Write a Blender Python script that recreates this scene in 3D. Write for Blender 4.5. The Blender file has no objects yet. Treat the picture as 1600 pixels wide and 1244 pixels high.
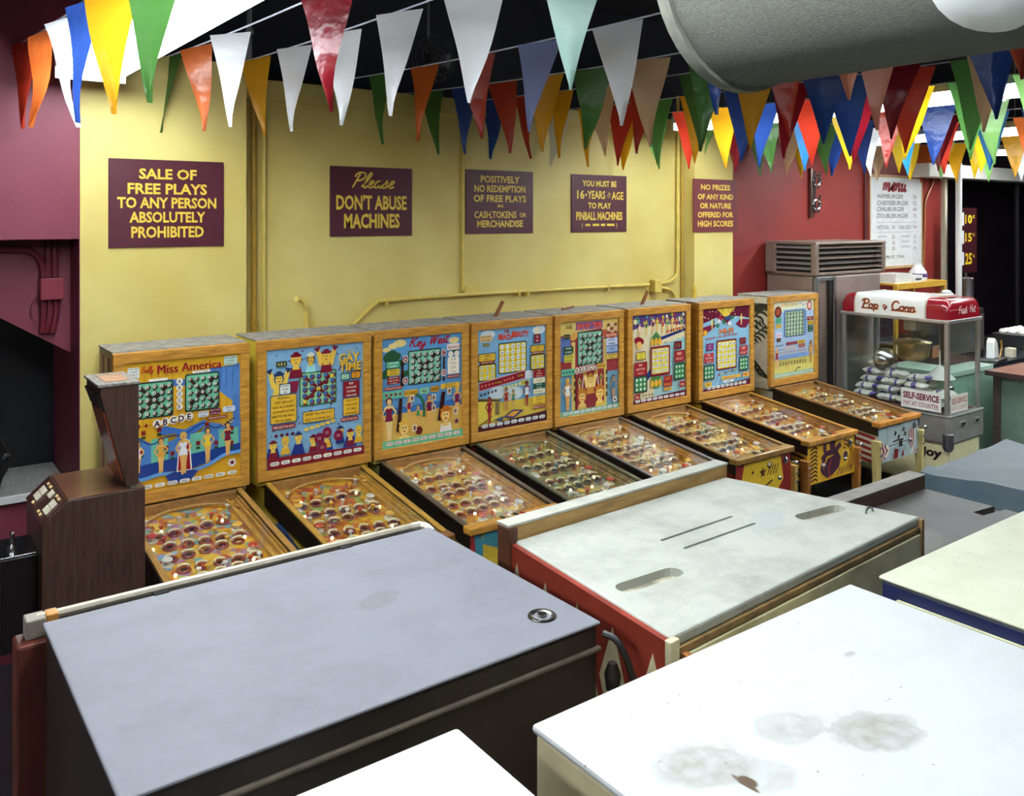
import bpy, bmesh, math, random
from mathutils import Vector, Matrix
random.seed(7)
S = bpy.context.scene
C = S.collection
# ------------------------------------------------------------------ camera
F = 1352.0; PPX = 800.0; HOR = 340.0; CH = 2.45
FW = Vector((0.5963, 0.8028, 0)); RT = Vector((0.8028, -0.5963, 0))
cam = bpy.data.cameras.new('camera'); co = bpy.data.objects.new('camera', cam); C.objects.link(co)
co.location = (0, 0, CH)
co.rotation_euler = (math.pi/2, 0, -math.atan2(FW.x, FW.y))
cam.sensor_fit = 'HORIZONTAL'; cam.sensor_width = 36; cam.lens = 36*F/1600
cam.shift_y = (HOR-622)/1600; cam.clip_start = 0.02
S.camera = co
# ------------------------------------------------------------------ world and exposure
w = bpy.data.worlds.new('world'); S.world = w; w.use_nodes = True
w.node_tree.nodes['Background'].inputs[0].default_value = (0.55, 0.62, 0.7, 1)
w.node_tree.nodes['Background'].inputs[1].default_value = 0.05
S.view_settings.view_transform = 'Standard'; S.view_settings.look = 'None'
S.view_settings.exposure = 0.12; S.view_settings.gamma = 1; S.view_settings.use_curve_mapping = False
TUBE = 26.0          # emission of the fluorescent tubes

# pixel of the photograph -> world point on a plane y=.., x=.. or z=..
def P(px, py, y=None, x=None, z=None):
    d = FW + RT*((px-PPX)/F) + Vector((0, 0, (HOR-py)/F))
    if y is not None: t = y/d.y
    elif x is not None: t = x/d.x
    else: t = (z-CH)/d.z
    return Vector((0, 0, CH)) + d*t
# ------------------------------------------------------------------ materials
def lin(h):
    h = h.lstrip('#'); o = []
    if len(h) == 3: h = ''.join(c*2 for c in h)
    for i in (0, 2, 4):
        c = int(h[i:i+2], 16)/255
        o.append(c/12.92 if c <= 0.04045 else ((c+0.055)/1.055)**2.4)
    return (*o, 1)
MC = {}
def M(hexc, rough=0.5, metal=0.0, var=0.12, scale=14, bump=0.0, coat=0.0, emit=0.0, stretch=None, dark=None, name=None):
    key = (hexc, rough, metal, var, scale, bump, coat, emit, stretch, dark)
    if key in MC: return MC[key]
    m = bpy.data.materials.new(name or 'm_'+hexc.lstrip('#')); m.use_nodes = True
    nt = m.node_tree; b = nt.nodes['Principled BSDF']; L = nt.links
    b.inputs['Roughness'].default_value = rough; b.inputs['Metallic'].default_value = metal
    if coat: b.inputs['Coat Weight'].default_value = coat; b.inputs['Coat Roughness'].default_value = 0.08
    col = lin(hexc)
    b.inputs['Base Color'].default_value = col
    if var or bump:
        tc = nt.nodes.new('ShaderNodeTexCoord'); mp = nt.nodes.new('ShaderNodeMapping')
        if stretch: mp.inputs['Scale'].default_value = stretch
        L.new(tc.outputs['Object'], mp.inputs[0])
        n = nt.nodes.new('ShaderNodeTexNoise'); n.inputs['Scale'].default_value = scale; n.inputs['Detail'].default_value = 6
        n.inputs['Roughness'].default_value = 0.65
        L.new(mp.outputs[0], n.inputs['Vector'])
        r = nt.nodes.new('ShaderNodeValToRGB')
        dk = lin(dark) if dark else tuple(c*(1-2.2*var) if c*(1-2.2*var) > 0 else 0 for c in col[:3])+(1,)
        lt = tuple(min(1, c*(1+var)) for c in col[:3])+(1,)
        r.color_ramp.elements[0].position = 0.28; r.color_ramp.elements[0].color = dk
        r.color_ramp.elements[1].position = 0.66; r.color_ramp.elements[1].color = lt
        L.new(n.outputs['Fac'], r.inputs[0]); L.new(r.outputs[0], b.inputs['Base Color'])
        if bump:
            bp = nt.nodes.new('ShaderNodeBump'); bp.inputs['Strength'].default_value = bump; bp.inputs['Distance'].default_value = 0.01
            L.new(n.outputs['Fac'], bp.inputs['Height']); L.new(bp.outputs[0], b.inputs['Normal'])
    if emit:
        b.inputs['Emission Color'].default_value = col; b.inputs['Emission Strength'].default_value = emit
    MC[key] = m
    return m
def glass_mat(name, tint=(1, 1, 1), base=0.035, rough=0.02):
    m = bpy.data.materials.new(name); m.use_nodes = True; nt = m.node_tree; L = nt.links
    for n in list(nt.nodes):
        if n.type == 'BSDF_PRINCIPLED': nt.nodes.remove(n)
    out = [n for n in nt.nodes if n.type == 'OUTPUT_MATERIAL'][0]
    t = nt.nodes.new('ShaderNodeBsdfTransparent'); t.inputs[0].default_value = (*tint, 1)
    g = nt.nodes.new('ShaderNodeBsdfGlossy'); g.inputs['Roughness'].default_value = rough
    f = nt.nodes.new('ShaderNodeLayerWeight'); f.inputs[0].default_value = 0.5
    pw = nt.nodes.new('ShaderNodeMath'); pw.operation = 'POWER'; pw.inputs[1].default_value = 4.5; L.new(f.outputs['Facing'], pw.inputs[0])
    ma = nt.nodes.new('ShaderNodeMath'); ma.operation = 'MULTIPLY_ADD'; ma.inputs[1].default_value = 0.6; ma.inputs[2].default_value = base; L.new(pw.outputs[0], ma.inputs[0])
    mx = nt.nodes.new('ShaderNodeMixShader')
    L.new(ma.outputs[0], mx.inputs[0]); L.new(t.outputs[0], mx.inputs[1]); L.new(g.outputs[0], mx.inputs[2])
    L.new(mx.outputs[0], out.inputs[0])
    return m
GLASS = glass_mat('clear_glass')
PANE = glass_mat('case_glass', (0.93, 0.96, 0.95))
WOOD = M('#c99436', 0.45, var=0.22, scale=5, stretch=(2, 2, 14), dark='#966220', coat=0.2)
WOODX = M('#c68e36', 0.45, var=0.22, scale=5, stretch=(2, 14, 14), dark='#9a6624', coat=0.2)
WOODY = M('#b98337', 0.45, var=0.22, scale=5, stretch=(14, 2, 14), dark='#7d4d1b', coat=0.2)
WALNUT = M('#4a3228', 0.42, var=0.25, scale=6, stretch=(9, 9, 0.8), dark='#2b1b17', coat=0.15)
WALNUTX = M('#6b4433', 0.3, var=0.22, scale=6, stretch=(1, 9, 9), dark='#4a2c22', coat=0.3)
CHROME = M('#c8c9cc', 0.18, 1.0, var=0)
STEEL = M('#9a9a9c', 0.38, 1.0, var=0.1, scale=30)
BLACK = M('#14110f', 0.45, var=0.1)
WHITE = M('#f2f2ee', 0.5, var=0.03)
DUST = M('#97928a', 0.85, var=0.2, scale=18)
# ------------------------------------------------------------------ mesh builder
class MB:
    def __init__(s): s.v = []; s.f = []; s.m = []
    def add(s, vs, fs, mi=0):
        o = len(s.v); s.v += [tuple(v) for v in vs]
        s.f += [tuple(i+o for i in f) for f in fs]; s.m += [mi]*len(fs); return s
    def box(s, x0, x1, y0, y1, z0, z1, mi=0):
        vs = [(x, y, z) for z in (z0, z1) for y in (y0, y1) for x in (x0, x1)]
        return s.add(vs, [(0, 2, 3, 1), (4, 5, 7, 6), (0, 1, 5, 4), (2, 6, 7, 3), (0, 4, 6, 2), (1, 3, 7, 5)], mi)
    def hexa(s, bot, top, mi=0):      # two loops of equal length (ccw seen from above)
        n = len(bot); vs = list(bot)+list(top)
        fs = [tuple(reversed(range(n))), tuple(range(n, 2*n))]+[(i, (i+1) % n, n+(i+1) % n, n+i) for i in range(n)]
        return s.add(vs, fs, mi)
    def prism(s, poly, axis, a, b, mi=0):   # poly 2d; axis 0: (y,z), 1: (x,z), 2: (x,y)
        def p3(q, c): return (c, q[0], q[1]) if axis == 0 else (q[0], c, q[1]) if axis == 1 else (q[0], q[1], c)
        return s.hexa([p3(q, a) for q in poly], [p3(q, b) for q in poly], mi)
    def tube(s, path, r, n=8, mi=0, cap=True):
        pts = [Vector(p) for p in path]; rs = r if isinstance(r, (list, tuple)) else [r]*len(pts)
        o = len(s.v); prev = None
        for i, p in enumerate(pts):
            t = (pts[min(i+1, len(pts)-1)]-pts[max(i-1, 0)]).normalized()
            if prev is None:
                a = Vector((0, 0, 1)) if abs(t.z) < 0.9 else Vector((1, 0, 0))
                u = t.cross(a).normalized()
            else: u = (prev-t*prev.dot(t)).normalized()
            prev = u; vv = t.cross(u)
            for k in range(n):
                an = 2*math.pi*k/n
                s.v.append(tuple(p+(u*math.cos(an)+vv*math.sin(an))*rs[i]))
        for i in range(len(pts)-1):
            for k in range(n):
                a = o+i*n+k; b = o+i*n+(k+1) % n
                s.f.append((a, b, b+n, a+n)); s.m.append(mi)
        if cap:
            s.f.append(tuple(o+k for k in reversed(range(n)))); s.m.append(mi)
            e = o+(len(pts)-1)*n; s.f.append(tuple(e+k for k in range(n))); s.m.append(mi)
        return s
    def lathe(s, prof, n=20, c=(0, 0, 0), axis=Vector((0, 0, 1)), mi=0):
        ax = Vector(axis).normalized(); a = Vector((1, 0, 0)) if abs(ax.x) < 0.8 else Vector((0, 1, 0))
        u = ax.cross(a).normalized(); v = ax.cross(u); c = Vector(c); o = len(s.v)
        for r, h in prof:
            for k in range(n):
                an = 2*math.pi*k/n
                s.v.append(tuple(c+ax*h+(u*math.cos(an)+v*math.sin(an))*max(r, 1e-5)))
        for i in range(len(prof)-1):
            for k in range(n):
                p = o+i*n+k; q = o+i*n+(k+1) % n
                s.f.append((p, q, q+n, p+n)); s.m.append(mi)
        return s
    def torus(s, c, R, r, n=14, k=5, axis=(0, 0, 1), mi=0):
        ax = Vector(axis).normalized(); a = Vector((1, 0, 0)) if abs(ax.x) < 0.8 else Vector((0, 1, 0))
        u = ax.cross(a).normalized(); v = ax.cross(u)
        pth = [Vector(c)+(u*math.cos(2*math.pi*i/n)+v*math.sin(2*math.pi*i/n))*R for i in range(n+1)]
        return s.tube(pth, r, k, mi, cap=False)
    def build(s, name, mats, parent=None, bevel=0, smooth=False, loc=None):
        me = bpy.data.meshes.new(name); me.from_pydata(s.v, [], s.f)
        ms = mats if isinstance(mats, (list, tuple)) else [mats]
        for m in ms: me.materials.append(m)
        if len(ms) > 1: me.polygons.foreach_set('material_index', s.m)
        bm = bmesh.new(); bm.from_mesh(me); bmesh.ops.recalc_face_normals(bm, faces=bm.faces); bm.to_mesh(me); bm.free()
        if smooth:
            me.polygons.foreach_set('use_smooth', [True]*len(me.polygons))
            try: me.set_sharp_from_angle(angle=math.radians(40))
            except Exception: pass
        return link(name, me, parent, bevel, loc)
def link(name, me, parent=None, bevel=0, loc=None):
    o = bpy.data.objects.new(name, me); C.objects.link(o); o.parent = parent
    if loc is not None: o.location = loc
    if bevel:
        b = o.modifiers.new('bevel', 'BEVEL'); b.width = bevel; b.segments = 2; b.limit_method = 'ANGLE'; b.angle_limit = math.radians(40)
    return o
def B(*a): return MB().box(*a)
def tag(o, label, cat, group=None):
    o['label'] = label; o['category'] = cat
    if group: o['group'] = group
    return o
def thing(name, label, cat, loc=(0, 0, 0), rotz=0, group=None):
    o = bpy.data.objects.new(name, None); C.objects.link(o); o.empty_display_size = 0.1
    o.location = loc; o.rotation_euler = (0, 0, rotz)
    return tag(o, label, cat, group)
def struct(name, mb, mat, bevel=0):
    o = mb.build(name, mat, None, bevel); o['kind'] = 'structure'; return o
def cut(o, cutters):
    for mb in cutters:
        me = mb.build('cut', BLACK); md = o.modifiers.new('hole', 'BOOLEAN'); md.operation = 'DIFFERENCE'; md.object = me; md.solver = 'EXACT'
        me.parent = o.parent
        bpy.context.view_layer.update()
        dg = bpy.context.evaluated_depsgraph_get()
        nm = bpy.data.meshes.new_from_object(o.evaluated_get(dg))
        o.modifiers.clear(); o.data = nm
        bpy.data.objects.remove(me, do_unlink=True)
def arc(cx, cy, r, a0, a1, n=10, ry=None):
    ry = ry or r
    return [(cx+r*math.cos(math.radians(a0+(a1-a0)*i/n)), cy+ry*math.sin(math.radians(a0+(a1-a0)*i/n))) for i in range(n+1)]
def rrect(x0, y0, x1, y1, r, n=4):
    return arc(x1-r, y1-r, r, 0, 90, n)+arc(x0+r, y1-r, r, 90, 180, n)+arc(x0+r, y0+r, r, 180, 270, n)+arc(x1-r, y0+r, r, 270, 360, n)
def smooth_path(pts, n=5):
    pts = [Vector(p) for p in pts]
    if len(pts) < 3: return pts
    out = []
    for i in range(len(pts)-1):
        p0 = pts[max(i-1, 0)]; p1 = pts[i]; p2 = pts[i+1]; p3 = pts[min(i+2, len(pts)-1)]
        for k in range(n):
            t = k/n
            out.append(0.5*((2*p1)+(p2-p0)*t+(2*p0-5*p1+4*p2-p3)*t*t+(3*p1-p0-3*p2+p3)*t**3))
    out.append(pts[-1]); return out
# ------------------------------------------------------------------ flat print: shapes and lettering on a plane
TXT = {}
def text_mesh(txt, bold=0.0, shear=0.0, space=1.0):
    key = (txt, bold, shear, space)
    if key in TXT: return TXT[key]
    cu = bpy.data.curves.new('t', 'FONT'); cu.body = txt; cu.size = 1; cu.offset = bold; cu.shear = shear; cu.space_character = space
    cu.resolution_u = 2; cu.fill_mode = 'FRONT'
    o = bpy.data.objects.new('t', cu); C.objects.link(o)
    me = o.to_mesh()
    vs = [(v.co.x, v.co.y) for v in me.vertices]; fs = [tuple(p.vertices) for p in me.polygons]
    o.to_mesh_clear(); bpy.data.objects.remove(o); bpy.data.curves.remove(cu)
    if not vs: vs = [(0, 0)]
    x0 = min(v[0] for v in vs); x1 = max(v[0] for v in vs); y0 = min(v[1] for v in vs); y1 = max(v[1] for v in vs)
    TXT[key] = (vs, fs, x0, x1, y0, y1); return TXT[key]
GLY = {
 'P': (.62, [[(.1,0),(.18,.4),(.27,.9)], [(.02,.7),(.1,.92),(.35,1),(.6,.92),(.62,.68),(.45,.5),(.2,.46)]]),
 'l': (.34, [[(0,.05),(.2,.4),(.36,.85),(.28,1),(.17,.7),(.13,.15),(.22,0),(.36,.1)]]),
 'e': (.40, [[(0,.1),(.2,.22),(.32,.38),(.24,.47),(.11,.36),(.1,.12),(.22,0),(.42,.1)]]),
 'a': (.50, [[(.36,.4),(.2,.47),(.07,.3),(.08,.07),(.2,.01),(.32,.15),(.38,.44),(.35,.12),(.42,0),(.52,.1)]]),
 's': (.38, [[(0,.1),(.16,.3),(.22,.5),(.3,.26),(.28,.05),(.14,0),(.05,.08)], [(.27,.04),(.4,.1)]]),
 'o': (.46, [[(.28,.46),(.1,.38),(.06,.18),(.14,.01),(.3,.03),(.38,.24),(.28,.45),(.48,.36)]]),
 'p': (.48, [[(0,.15),(.13,.46),(.1,.1),(.05,-.36)], [(.11,.25),(.26,.46),(.4,.32),(.34,.04),(.11,.06)]]),
 'C': (.66, [[(.6,.78),(.42,1),(.16,.82),(.07,.4),(.2,.05),(.42,0),(.66,.2)]]),
 'r': (.40, [[(0,.1),(.11,.46),(.2,.38),(.31,.42),(.27,.1),(.4,.06)]]),
 'n': (.50, [[(0,.3),(.08,.45),(.07,0)], [(.07,.2),(.2,.44),(.33,.4),(.31,.08),(.4,0),(.5,.1)]]),
 'm': (.72, [[(0,.3),(.08,.45),(.07,0)], [(.07,.2),(.18,.44),(.3,.4),(.28,0)], [(.29,.2),(.42,.44),(.54,.4),(.52,.08),(.6,0),(.72,.1)]]),
 'u': (.54, [[(0,.3),(.08,.45),(.07,.1),(.16,0),(.3,.12),(.36,.45)], [(.36,.45),(.35,.08),(.44,0),(.54,.1)]]),
 'K': (.66, [[(.17,1),(.1,.5),(.05,0)], [(.62,1),(.3,.62),(.1,.48),(.32,.42),(.48,.06),(.64,.04)]]),
 'y': (.48, [[(0,.3),(.07,.45),(.09,.12),(.2,.05),(.32,.2),(.38,.45)], [(.38,.45),(.3,-.15),(.16,-.36),(.06,-.22),(.28,0),(.48,.12)]]),
 'W': (.84, [[(0,.85),(.1,1),(.13,.5),(.14,.02),(.32,.5),(.42,.86),(.45,.4),(.46,.02),(.66,.55),(.82,1)]]),
 't': (.38, [[(.2,.85),(.12,.2),(.2,0),(.38,.1)], [(0,.6),(.4,.63)]]),
 'F': (.55, [[(.17,.98),(.1,.5),(.06,0)], [(0,.92),(.3,.96),(.6,1)], [(.1,.5),(.45,.55)]]),
 'h': (.44, [[(.13,1),(.05,0)], [(.07,.22),(.2,.45),(.32,.38),(.3,.06),(.42,.06)]]),
 'H': (.62, [[(.12,1),(.05,0)], [(.56,1),(.5,0)], [(.08,.5),(.52,.53)]]),
 'B': (.6, [[(.12,1),(.05,0)], [(.0,.9),(.3,1),(.5,.85),(.35,.58),(.1,.52)], [(.1,.52),(.45,.45),(.5,.2),(.3,0),(.05,.02)]]),
 ' ': (.35, []),
}
class Art:
    """flat print in metres on a plane: u to the right, v up; later shapes lie a hair above earlier ones"""
    STEP = 6e-5
    def __init__(s, W, H): s.W = W; s.H = H; s.v = []; s.f = []; s.m = []; s.mats = []; s.k = 0; s.mk = {}
    def mi(s, col):
        if col not in s.mk: s.mk[col] = len(s.mats); s.mats.append(col)
        return s.mk[col]
    def _clip(s, pts, fs):
        e = 1e-9; nv = []; nf = []
        for f in fs:
            p = [pts[i] for i in f]
            for ax, lim, sg in ((0, 0, 1), (0, s.W, -1), (1, 0, 1), (1, s.H, -1)):
                q = []
                for i in range(len(p)):
                    a, b = p[i-1], p[i]; da = sg*(a[ax]-lim); db = sg*(b[ax]-lim)
                    if (da >= 0) != (db >= 0):
                        t = da/(da-db); q.append((a[0]+(b[0]-a[0])*t, a[1]+(b[1]-a[1])*t))
                    if db >= 0: q.append(b)
                p = q
                if not p: break
            if len(p) >= 3: nf.append(tuple(range(len(nv), len(nv)+len(p)))); nv += p
        return nv, nf
    def _add(s, pts, fs, col):
        if min(p[0] for p in pts) < 0 or max(p[0] for p in pts) > s.W or min(p[1] for p in pts) < 0 or max(p[1] for p in pts) > s.H:
            pts, fs = s._clip([tuple(p) for p in pts], fs)
            if not fs: return
        s.k += 1; o = len(s.v); h = s.k*s.STEP
        s.v += [(x, y, h) for x, y in pts]; s.f += [tuple(i+o for i in f) for f in fs]; s.m += [s.mi(col)]*len(fs)
    # normalised coordinates 0..1
    def poly(s, pts, col): s._add([(x*s.W, y*s.H) for x, y in pts], [tuple(range(len(pts)))], col)
    def rect(s, x0, y0, x1, y1, col, r=0):
        if r:
            pts = rrect(x0*s.W, y0*s.H, x1*s.W, y1*s.H, min(r, abs(x1-x0)*s.W/2.01, abs(y1-y0)*s.H/2.01)); s._add(pts, [tuple(range(len(pts)))], col)
        else: s.poly([(x0, y0), (x1, y0), (x1, y1), (x0, y1)], col)
    def ell(s, cx, cy, rx, ry, col, n=14, rot=0):      # radii in units of width
        ca = math.cos(math.radians(rot)); sa = math.sin(math.radians(rot)); pts = []
        for i in range(n):
            a = 2*math.pi*i/n; x = rx*s.W*math.cos(a); y = ry*s.W*math.sin(a)
            pts.append((cx*s.W+x*ca-y*sa, cy*s.H+x*sa+y*ca))
        s._add(pts, [tuple(range(n))], col)
    def star(s, cx, cy, r, col, n=5, q=0.42, rot=90):
        pts = []
        for i in range(2*n):
            a = math.radians(rot+180*i/n); rr = r*s.W*(1 if i % 2 == 0 else q); pts.append((cx*s.W+rr*math.cos(a), cy*s.H+rr*math.sin(a)))
        s._add([(cx*s.W, cy*s.H)]+pts, [(0, i+1, (i+1) % (2*n)+1) for i in range(2*n)], col)
    def line(s, pts, wd, col, smooth=False, tip=False):    # wd in units of width
        q = [Vector((x*s.W, y*s.H)) for x, y in pts]
        if smooth: q = smooth_path(q, 5)
        s._ribbon(q, wd*s.W, col, tip)
    def _ribbon(s, q, wd, col, tip=False):
        n = len(q); vs = []
        for i, p in enumerate(q):
            t = q[min(i+1, n-1)]-q[max(i-1, 0)]
            if t.length < 1e-9: t = Vector((1, 0))
            t.normalize(); nn = Vector((-t.y, t.x))*wd/2*((math.sin(math.pi*(i+0.15)/(n-0.7)) if tip else 1))
            vs += [tuple(p+nn), tuple(p-nn)]
        s._add(vs, [(2*i, 2*i+1, 2*i+3, 2*i+2) for i in range(n-1)], col)
    def text(s, txt, cx, cy, h, col, wmax=None, bold=0.0, shear=0.0, rot=0, w=None, align='c'):
        # h cap height in units of panel height, w exact width / wmax widest, in units of panel width
        vs, fs, x0, x1, y0, y1 = text_mesh(txt, bold, shear)
        sy = h*s.H/0.72; sx = sy
        if w: sx = w*s.W/(x1-x0)
        elif wmax and (x1-x0)*sx > wmax*s.W: sx = wmax*s.W/(x1-x0)
        ca = math.cos(math.radians(rot)); sa = math.sin(math.radians(rot)); out = []
        ox = (x0+x1)/2 if align == 'c' else x0 if align == 'l' else x1
        for x, y in vs:
            a = (x-ox)*sx; b = (y-0.36)*sy
            out.append((cx*s.W+a*ca-b*sa, cy*s.H+a*sa+b*ca))
        s._add(out, fs, col)
    def script(s, txt, x, y, h, col, wd=0.012, slant=0.25, rot=0, sx=1.0, w=None):
        tot = sum(GLY[c][0] for c in txt); k = h*s.H
        kx = k*sx if not w else w*s.W/(tot+slant*0.9)
        ca = math.cos(math.radians(rot)); sa = math.sin(math.radians(rot)); ad = 0
        for c in txt:
            for st in GLY[c][1]:
                q = smooth_path([Vector((px, py)) for px, py in st], 5); out = []
                for p in q:
                    a = (ad+p.x+p.y*slant)*kx; b = p.y*k
                    out.append(Vector((x*s.W+a*ca-b*sa, y*s.H+a*sa+b*ca)))
                s._ribbon(out, wd*s.W, col)
            ad += GLY[c][0]
    def build(s, name, parent, org, u, v, mat=lambda c: M(c, 0.4, var=0.05)):
        u = Vector(u).normalized(); v = Vector(v).normalized(); n = u.cross(v); org = Vector(org)
        me = bpy.data.meshes.new(name)
        me.from_pydata([tuple(org+u*x+v*y+n*(h+2e-4)) for x, y, h in s.v], [], s.f)
        for c in s.mats: me.materials.append(mat(c))
        me.polygons.foreach_set('material_index', s.m)
        return link(name, me, parent)
GLOW = lambda c: M(c, 0.25, var=0.05, scale=30, coat=0.5, emit=0.07)
PAINT = lambda c: M(c, 0.45, var=0.1, scale=25)
# ------------------------------------------------------------------ the room
YW = 5.40; YC = 5.25; ZT = 3.33; ZC = 4.3
YEL = M('#d9c869', 0.6, var=0.05, scale=3, bump=0.0, name='yellow_paint')
def wall_paint(name, hexc, hex2, rough=0.55):
    m = bpy.data.materials.new(name); m.use_nodes = True; nt = m.node_tree; L = nt.links; b = nt.nodes['Principled BSDF']
    b.inputs['Roughness'].default_value = rough
    tc = nt.nodes.new('ShaderNodeTexCoord')
    n1 = nt.nodes.new('ShaderNodeTexNoise'); n1.inputs['Scale'].default_value = 1.6; n1.inputs['Detail'].default_value = 8
    n2 = nt.nodes.new('ShaderNodeTexNoise'); n2.inputs['Scale'].default_value = 90; n2.inputs['Detail'].default_value = 3
    r = nt.nodes.new('ShaderNodeValToRGB'); r.color_ramp.elements[0].position = .3; r.color_ramp.elements[1].position = .62
    r.color_ramp.elements[0].color = lin(hex2); r.color_ramp.elements[1].color = lin(hexc)
    bp = nt.nodes.new('ShaderNodeBump'); bp.inputs['Strength'].default_value = .12; bp.inputs['Distance'].default_value = .004
    L.new(tc.outputs['Object'], n1.inputs[0]); L.new(tc.outputs['Object'], n2.inputs[0]); L.new(n1.outputs[0], r.inputs[0])
    L.new(r.outputs[0], b.inputs['Base Color']); L.new(n2.outputs[0], bp.inputs['Height']); L.new(bp.outputs[0], b.inputs['Normal'])
    return m
YEL = wall_paint('yellow_paint', '#dccb7c', '#ccb560')
RED = wall_paint('red_paint', '#8e2c24', '#7a211c')
MAROON = wall_paint('maroon_paint', '#7e3347', '#70283b')
NAVY = wall_paint('dark_ceiling_paint', '#1f1f2a', '#181820', 0.8)
FLOORM = M('#2a2a2e', 0.35, var=0.25, scale=4)
struct('floor', B(-4, 18, -4, 9, -0.1, 0), FLOORM)
struct('ceiling', B(-4, 18, -4, 9, ZC, ZC+0.1), NAVY)
xl = P(125, 300, y=YC).x; xr0 = P(385, 300, y=YC).x
struct('wall_back', B(xl, 6.5, YW, YW+0.15, 0, ZT), YEL)
struct('wall_pillar_left', B(xl, xr0, YC, YW+0.1, 0, ZT+0.06), YEL)
cx0 = P(1085, 300, y=YC).x; cx1 = P(1145, 300, y=YC).x
struct('wall_pillar_right', B(cx0, cx1, YC, YW+0.1, 0, ZT), YEL)
struct('wall_back_upper', B(xl+.3, 18, 5.75, 5.9, 0, ZC), NAVY)
struct('trim_1', B(xr0, cx0, YW-0.03, YW+0.15, 3.2, ZT+0.001), YEL, 0.006)
xs = P(1470, 300, y=YW).x
struct('wall_back_red', B(cx1-0.02, xs, YW, YW+0.15, 0, ZT), RED)
# maroon bulkhead over the stair recess on the left
struct('wall_left_bulkhead', B(-4, xl, YC, YC+0.2, 2.33, ZC), MAROON, 0.004)
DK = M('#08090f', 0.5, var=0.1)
q0 = P(0, 497, y=5.51); q1 = P(108, 550, y=5.51)
sl = (q0.z-q1.z)/(q0.x-q1.x)
struct('wall_left_recess', MB().prism([(-4, q1.z+sl*(-4-q1.x)), (xl, q1.z+sl*(xl-q1.x)), (xl, 3.0), (-4, 6.0)], 1, 5.51, 5.53), MAROON)
struct('wall_left_jamb', B(xl-0.004, xl+0.3, 5.25+0.001, 6.12, 0, 2.6), MAROON)
struct('wall_left_shade_sheet', B(-4, xl, 6.08, 6.12, 0, 3.0), DK)  # near-black sheet stands in for the darkness beyond the opening
# ------------------------------------------------------------------ fluorescent fixtures
TUBEM = M('#f4fbff', 0.4, var=0, emit=TUBE, name='lit_fluorescent_tube')
HOUS = M('#e8ebe8', 0.45, var=0.03)
def fixture(x, y1, length=2.4, z=3.2, first=[None]):
    if first[0] is None:
        t = thing('fluorescent_light', 'four-tube white fluorescent fixture hung below the dark ceiling', 'light', group='fluorescent ceiling fixtures')
        MB().prism([(-.17, .03), (.17, .03), (.13, .09), (-.13, .09)], 1, -length/2, length/2).build('housing', HOUS, t)
        for e in (-1, 1): B(-.17, .17, e*length/2-.012, e*length/2+.012, -.028, .09).build('end_plate', HOUS, t)
        tm = None
        for i in range(4):
            if tm is None:
                tm = MB().tube([(0, -length/2+.03, 0), (0, length/2-.03, 0)], .019, 10).build('tube', TUBEM, t, smooth=True); tm.location = (-.12, 0, 0)
            else:
                c = tm.copy(); C.objects.link(c); c.parent = t; c.location = (-.12+.08*i, 0, 0)
        for e in (-.8, .8): MB().tube([(0, e, .09), (0, e, ZC-z)], .008, 6).build('hanging_rod', STEEL, t)
        first[0] = t
    else:
        t = first[0].copy(); C.objects.link(t)
        for ch in first[0].children:
            c = ch.copy(); C.objects.link(c); c.parent = t
    t.location = (x, y1-length/2, z); return t
for x, ys in ((0.94, (5.0, 2.55)), (5.5, (4.95, 2.5)), (8.1, (4.95, 2.5)), (10.6, (4.95, 2.5)), (-1.6, (2.6,))):
    for y in ys:
        fx = fixture(x, y)
        if (x, y) == (.94, 5.0): fx['label'] = 'four-tube white fluorescent fixture ending before the wide yellow pillar'
        elif (x, y) == (5.5, 4.95): fx['label'] = 'four-tube white fluorescent fixture ending before the narrow yellow pillar'
        elif (x, y) == (8.1, 4.95): fx['label'] = 'four-tube white fluorescent fixture above the tall air conditioner'
        elif (x, y) == (10.6, 4.95): fx['label'] = 'four-tube white fluorescent fixture by the white beam and dark window'
        else: fx['label'] = 'four-tube white fluorescent fixture hung away from the walls'
# ------------------------------------------------------------------ backglass prints
CARD = [9, 1, 23, 18, 7, 11, 22, 14, 20, 3, 2, 10, 16, 12, 21, 8, 25, 4, 13, 17, 24, 6, 19, 5, 15]
def card(a, x0, y0, x1, y1, bg, n=5, m=5, disc='#d4dcd0', ink='#1c2330', lines='#3a2a22', edge='#2b3b3a', shift=0, nums=True, rr=0.28):
    a.rect(x0-.012, y0-.012, x1+.012, y1+.012, edge, 0.012); a.rect(x0, y0, x1, y1, bg, 0.01)
    xs_ = [x0+(x1-x0)*(i+.5)/n for i in range(n)]; ys_ = [y0+(y1-y0)*(j+.5)/m for j in range(m)]
    if lines:
        a.line([(xs_[0], ys_[0]), (xs_[-1], ys_[-1])], .03, lines); a.line([(xs_[0], ys_[-1]), (xs_[-1], ys_[0])], .03, lines)
        a.line([(xs_[0], ys_[m//2]), (xs_[-1], ys_[m//2])], .008, lines); a.line([(xs_[n//2], ys_[0]), (xs_[n//2], ys_[-1])], .008, lines)
    cell = (x1-x0)/n
    for j in range(m):
        for i in range(n):
            if lines: a.ell(xs_[i]+.008, ys_[j]-.007, cell*(rr+.1), cell*(rr+.1), lines, 12)
            a.ell(xs_[i], ys_[j], cell*rr, cell*rr, disc, 12)
            if nums: a.text(str(CARD[(i+5*j+shift) % 25]), xs_[i], ys_[j], (y1-y0)/m*.36, ink, wmax=cell*.55, bold=.015)
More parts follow.
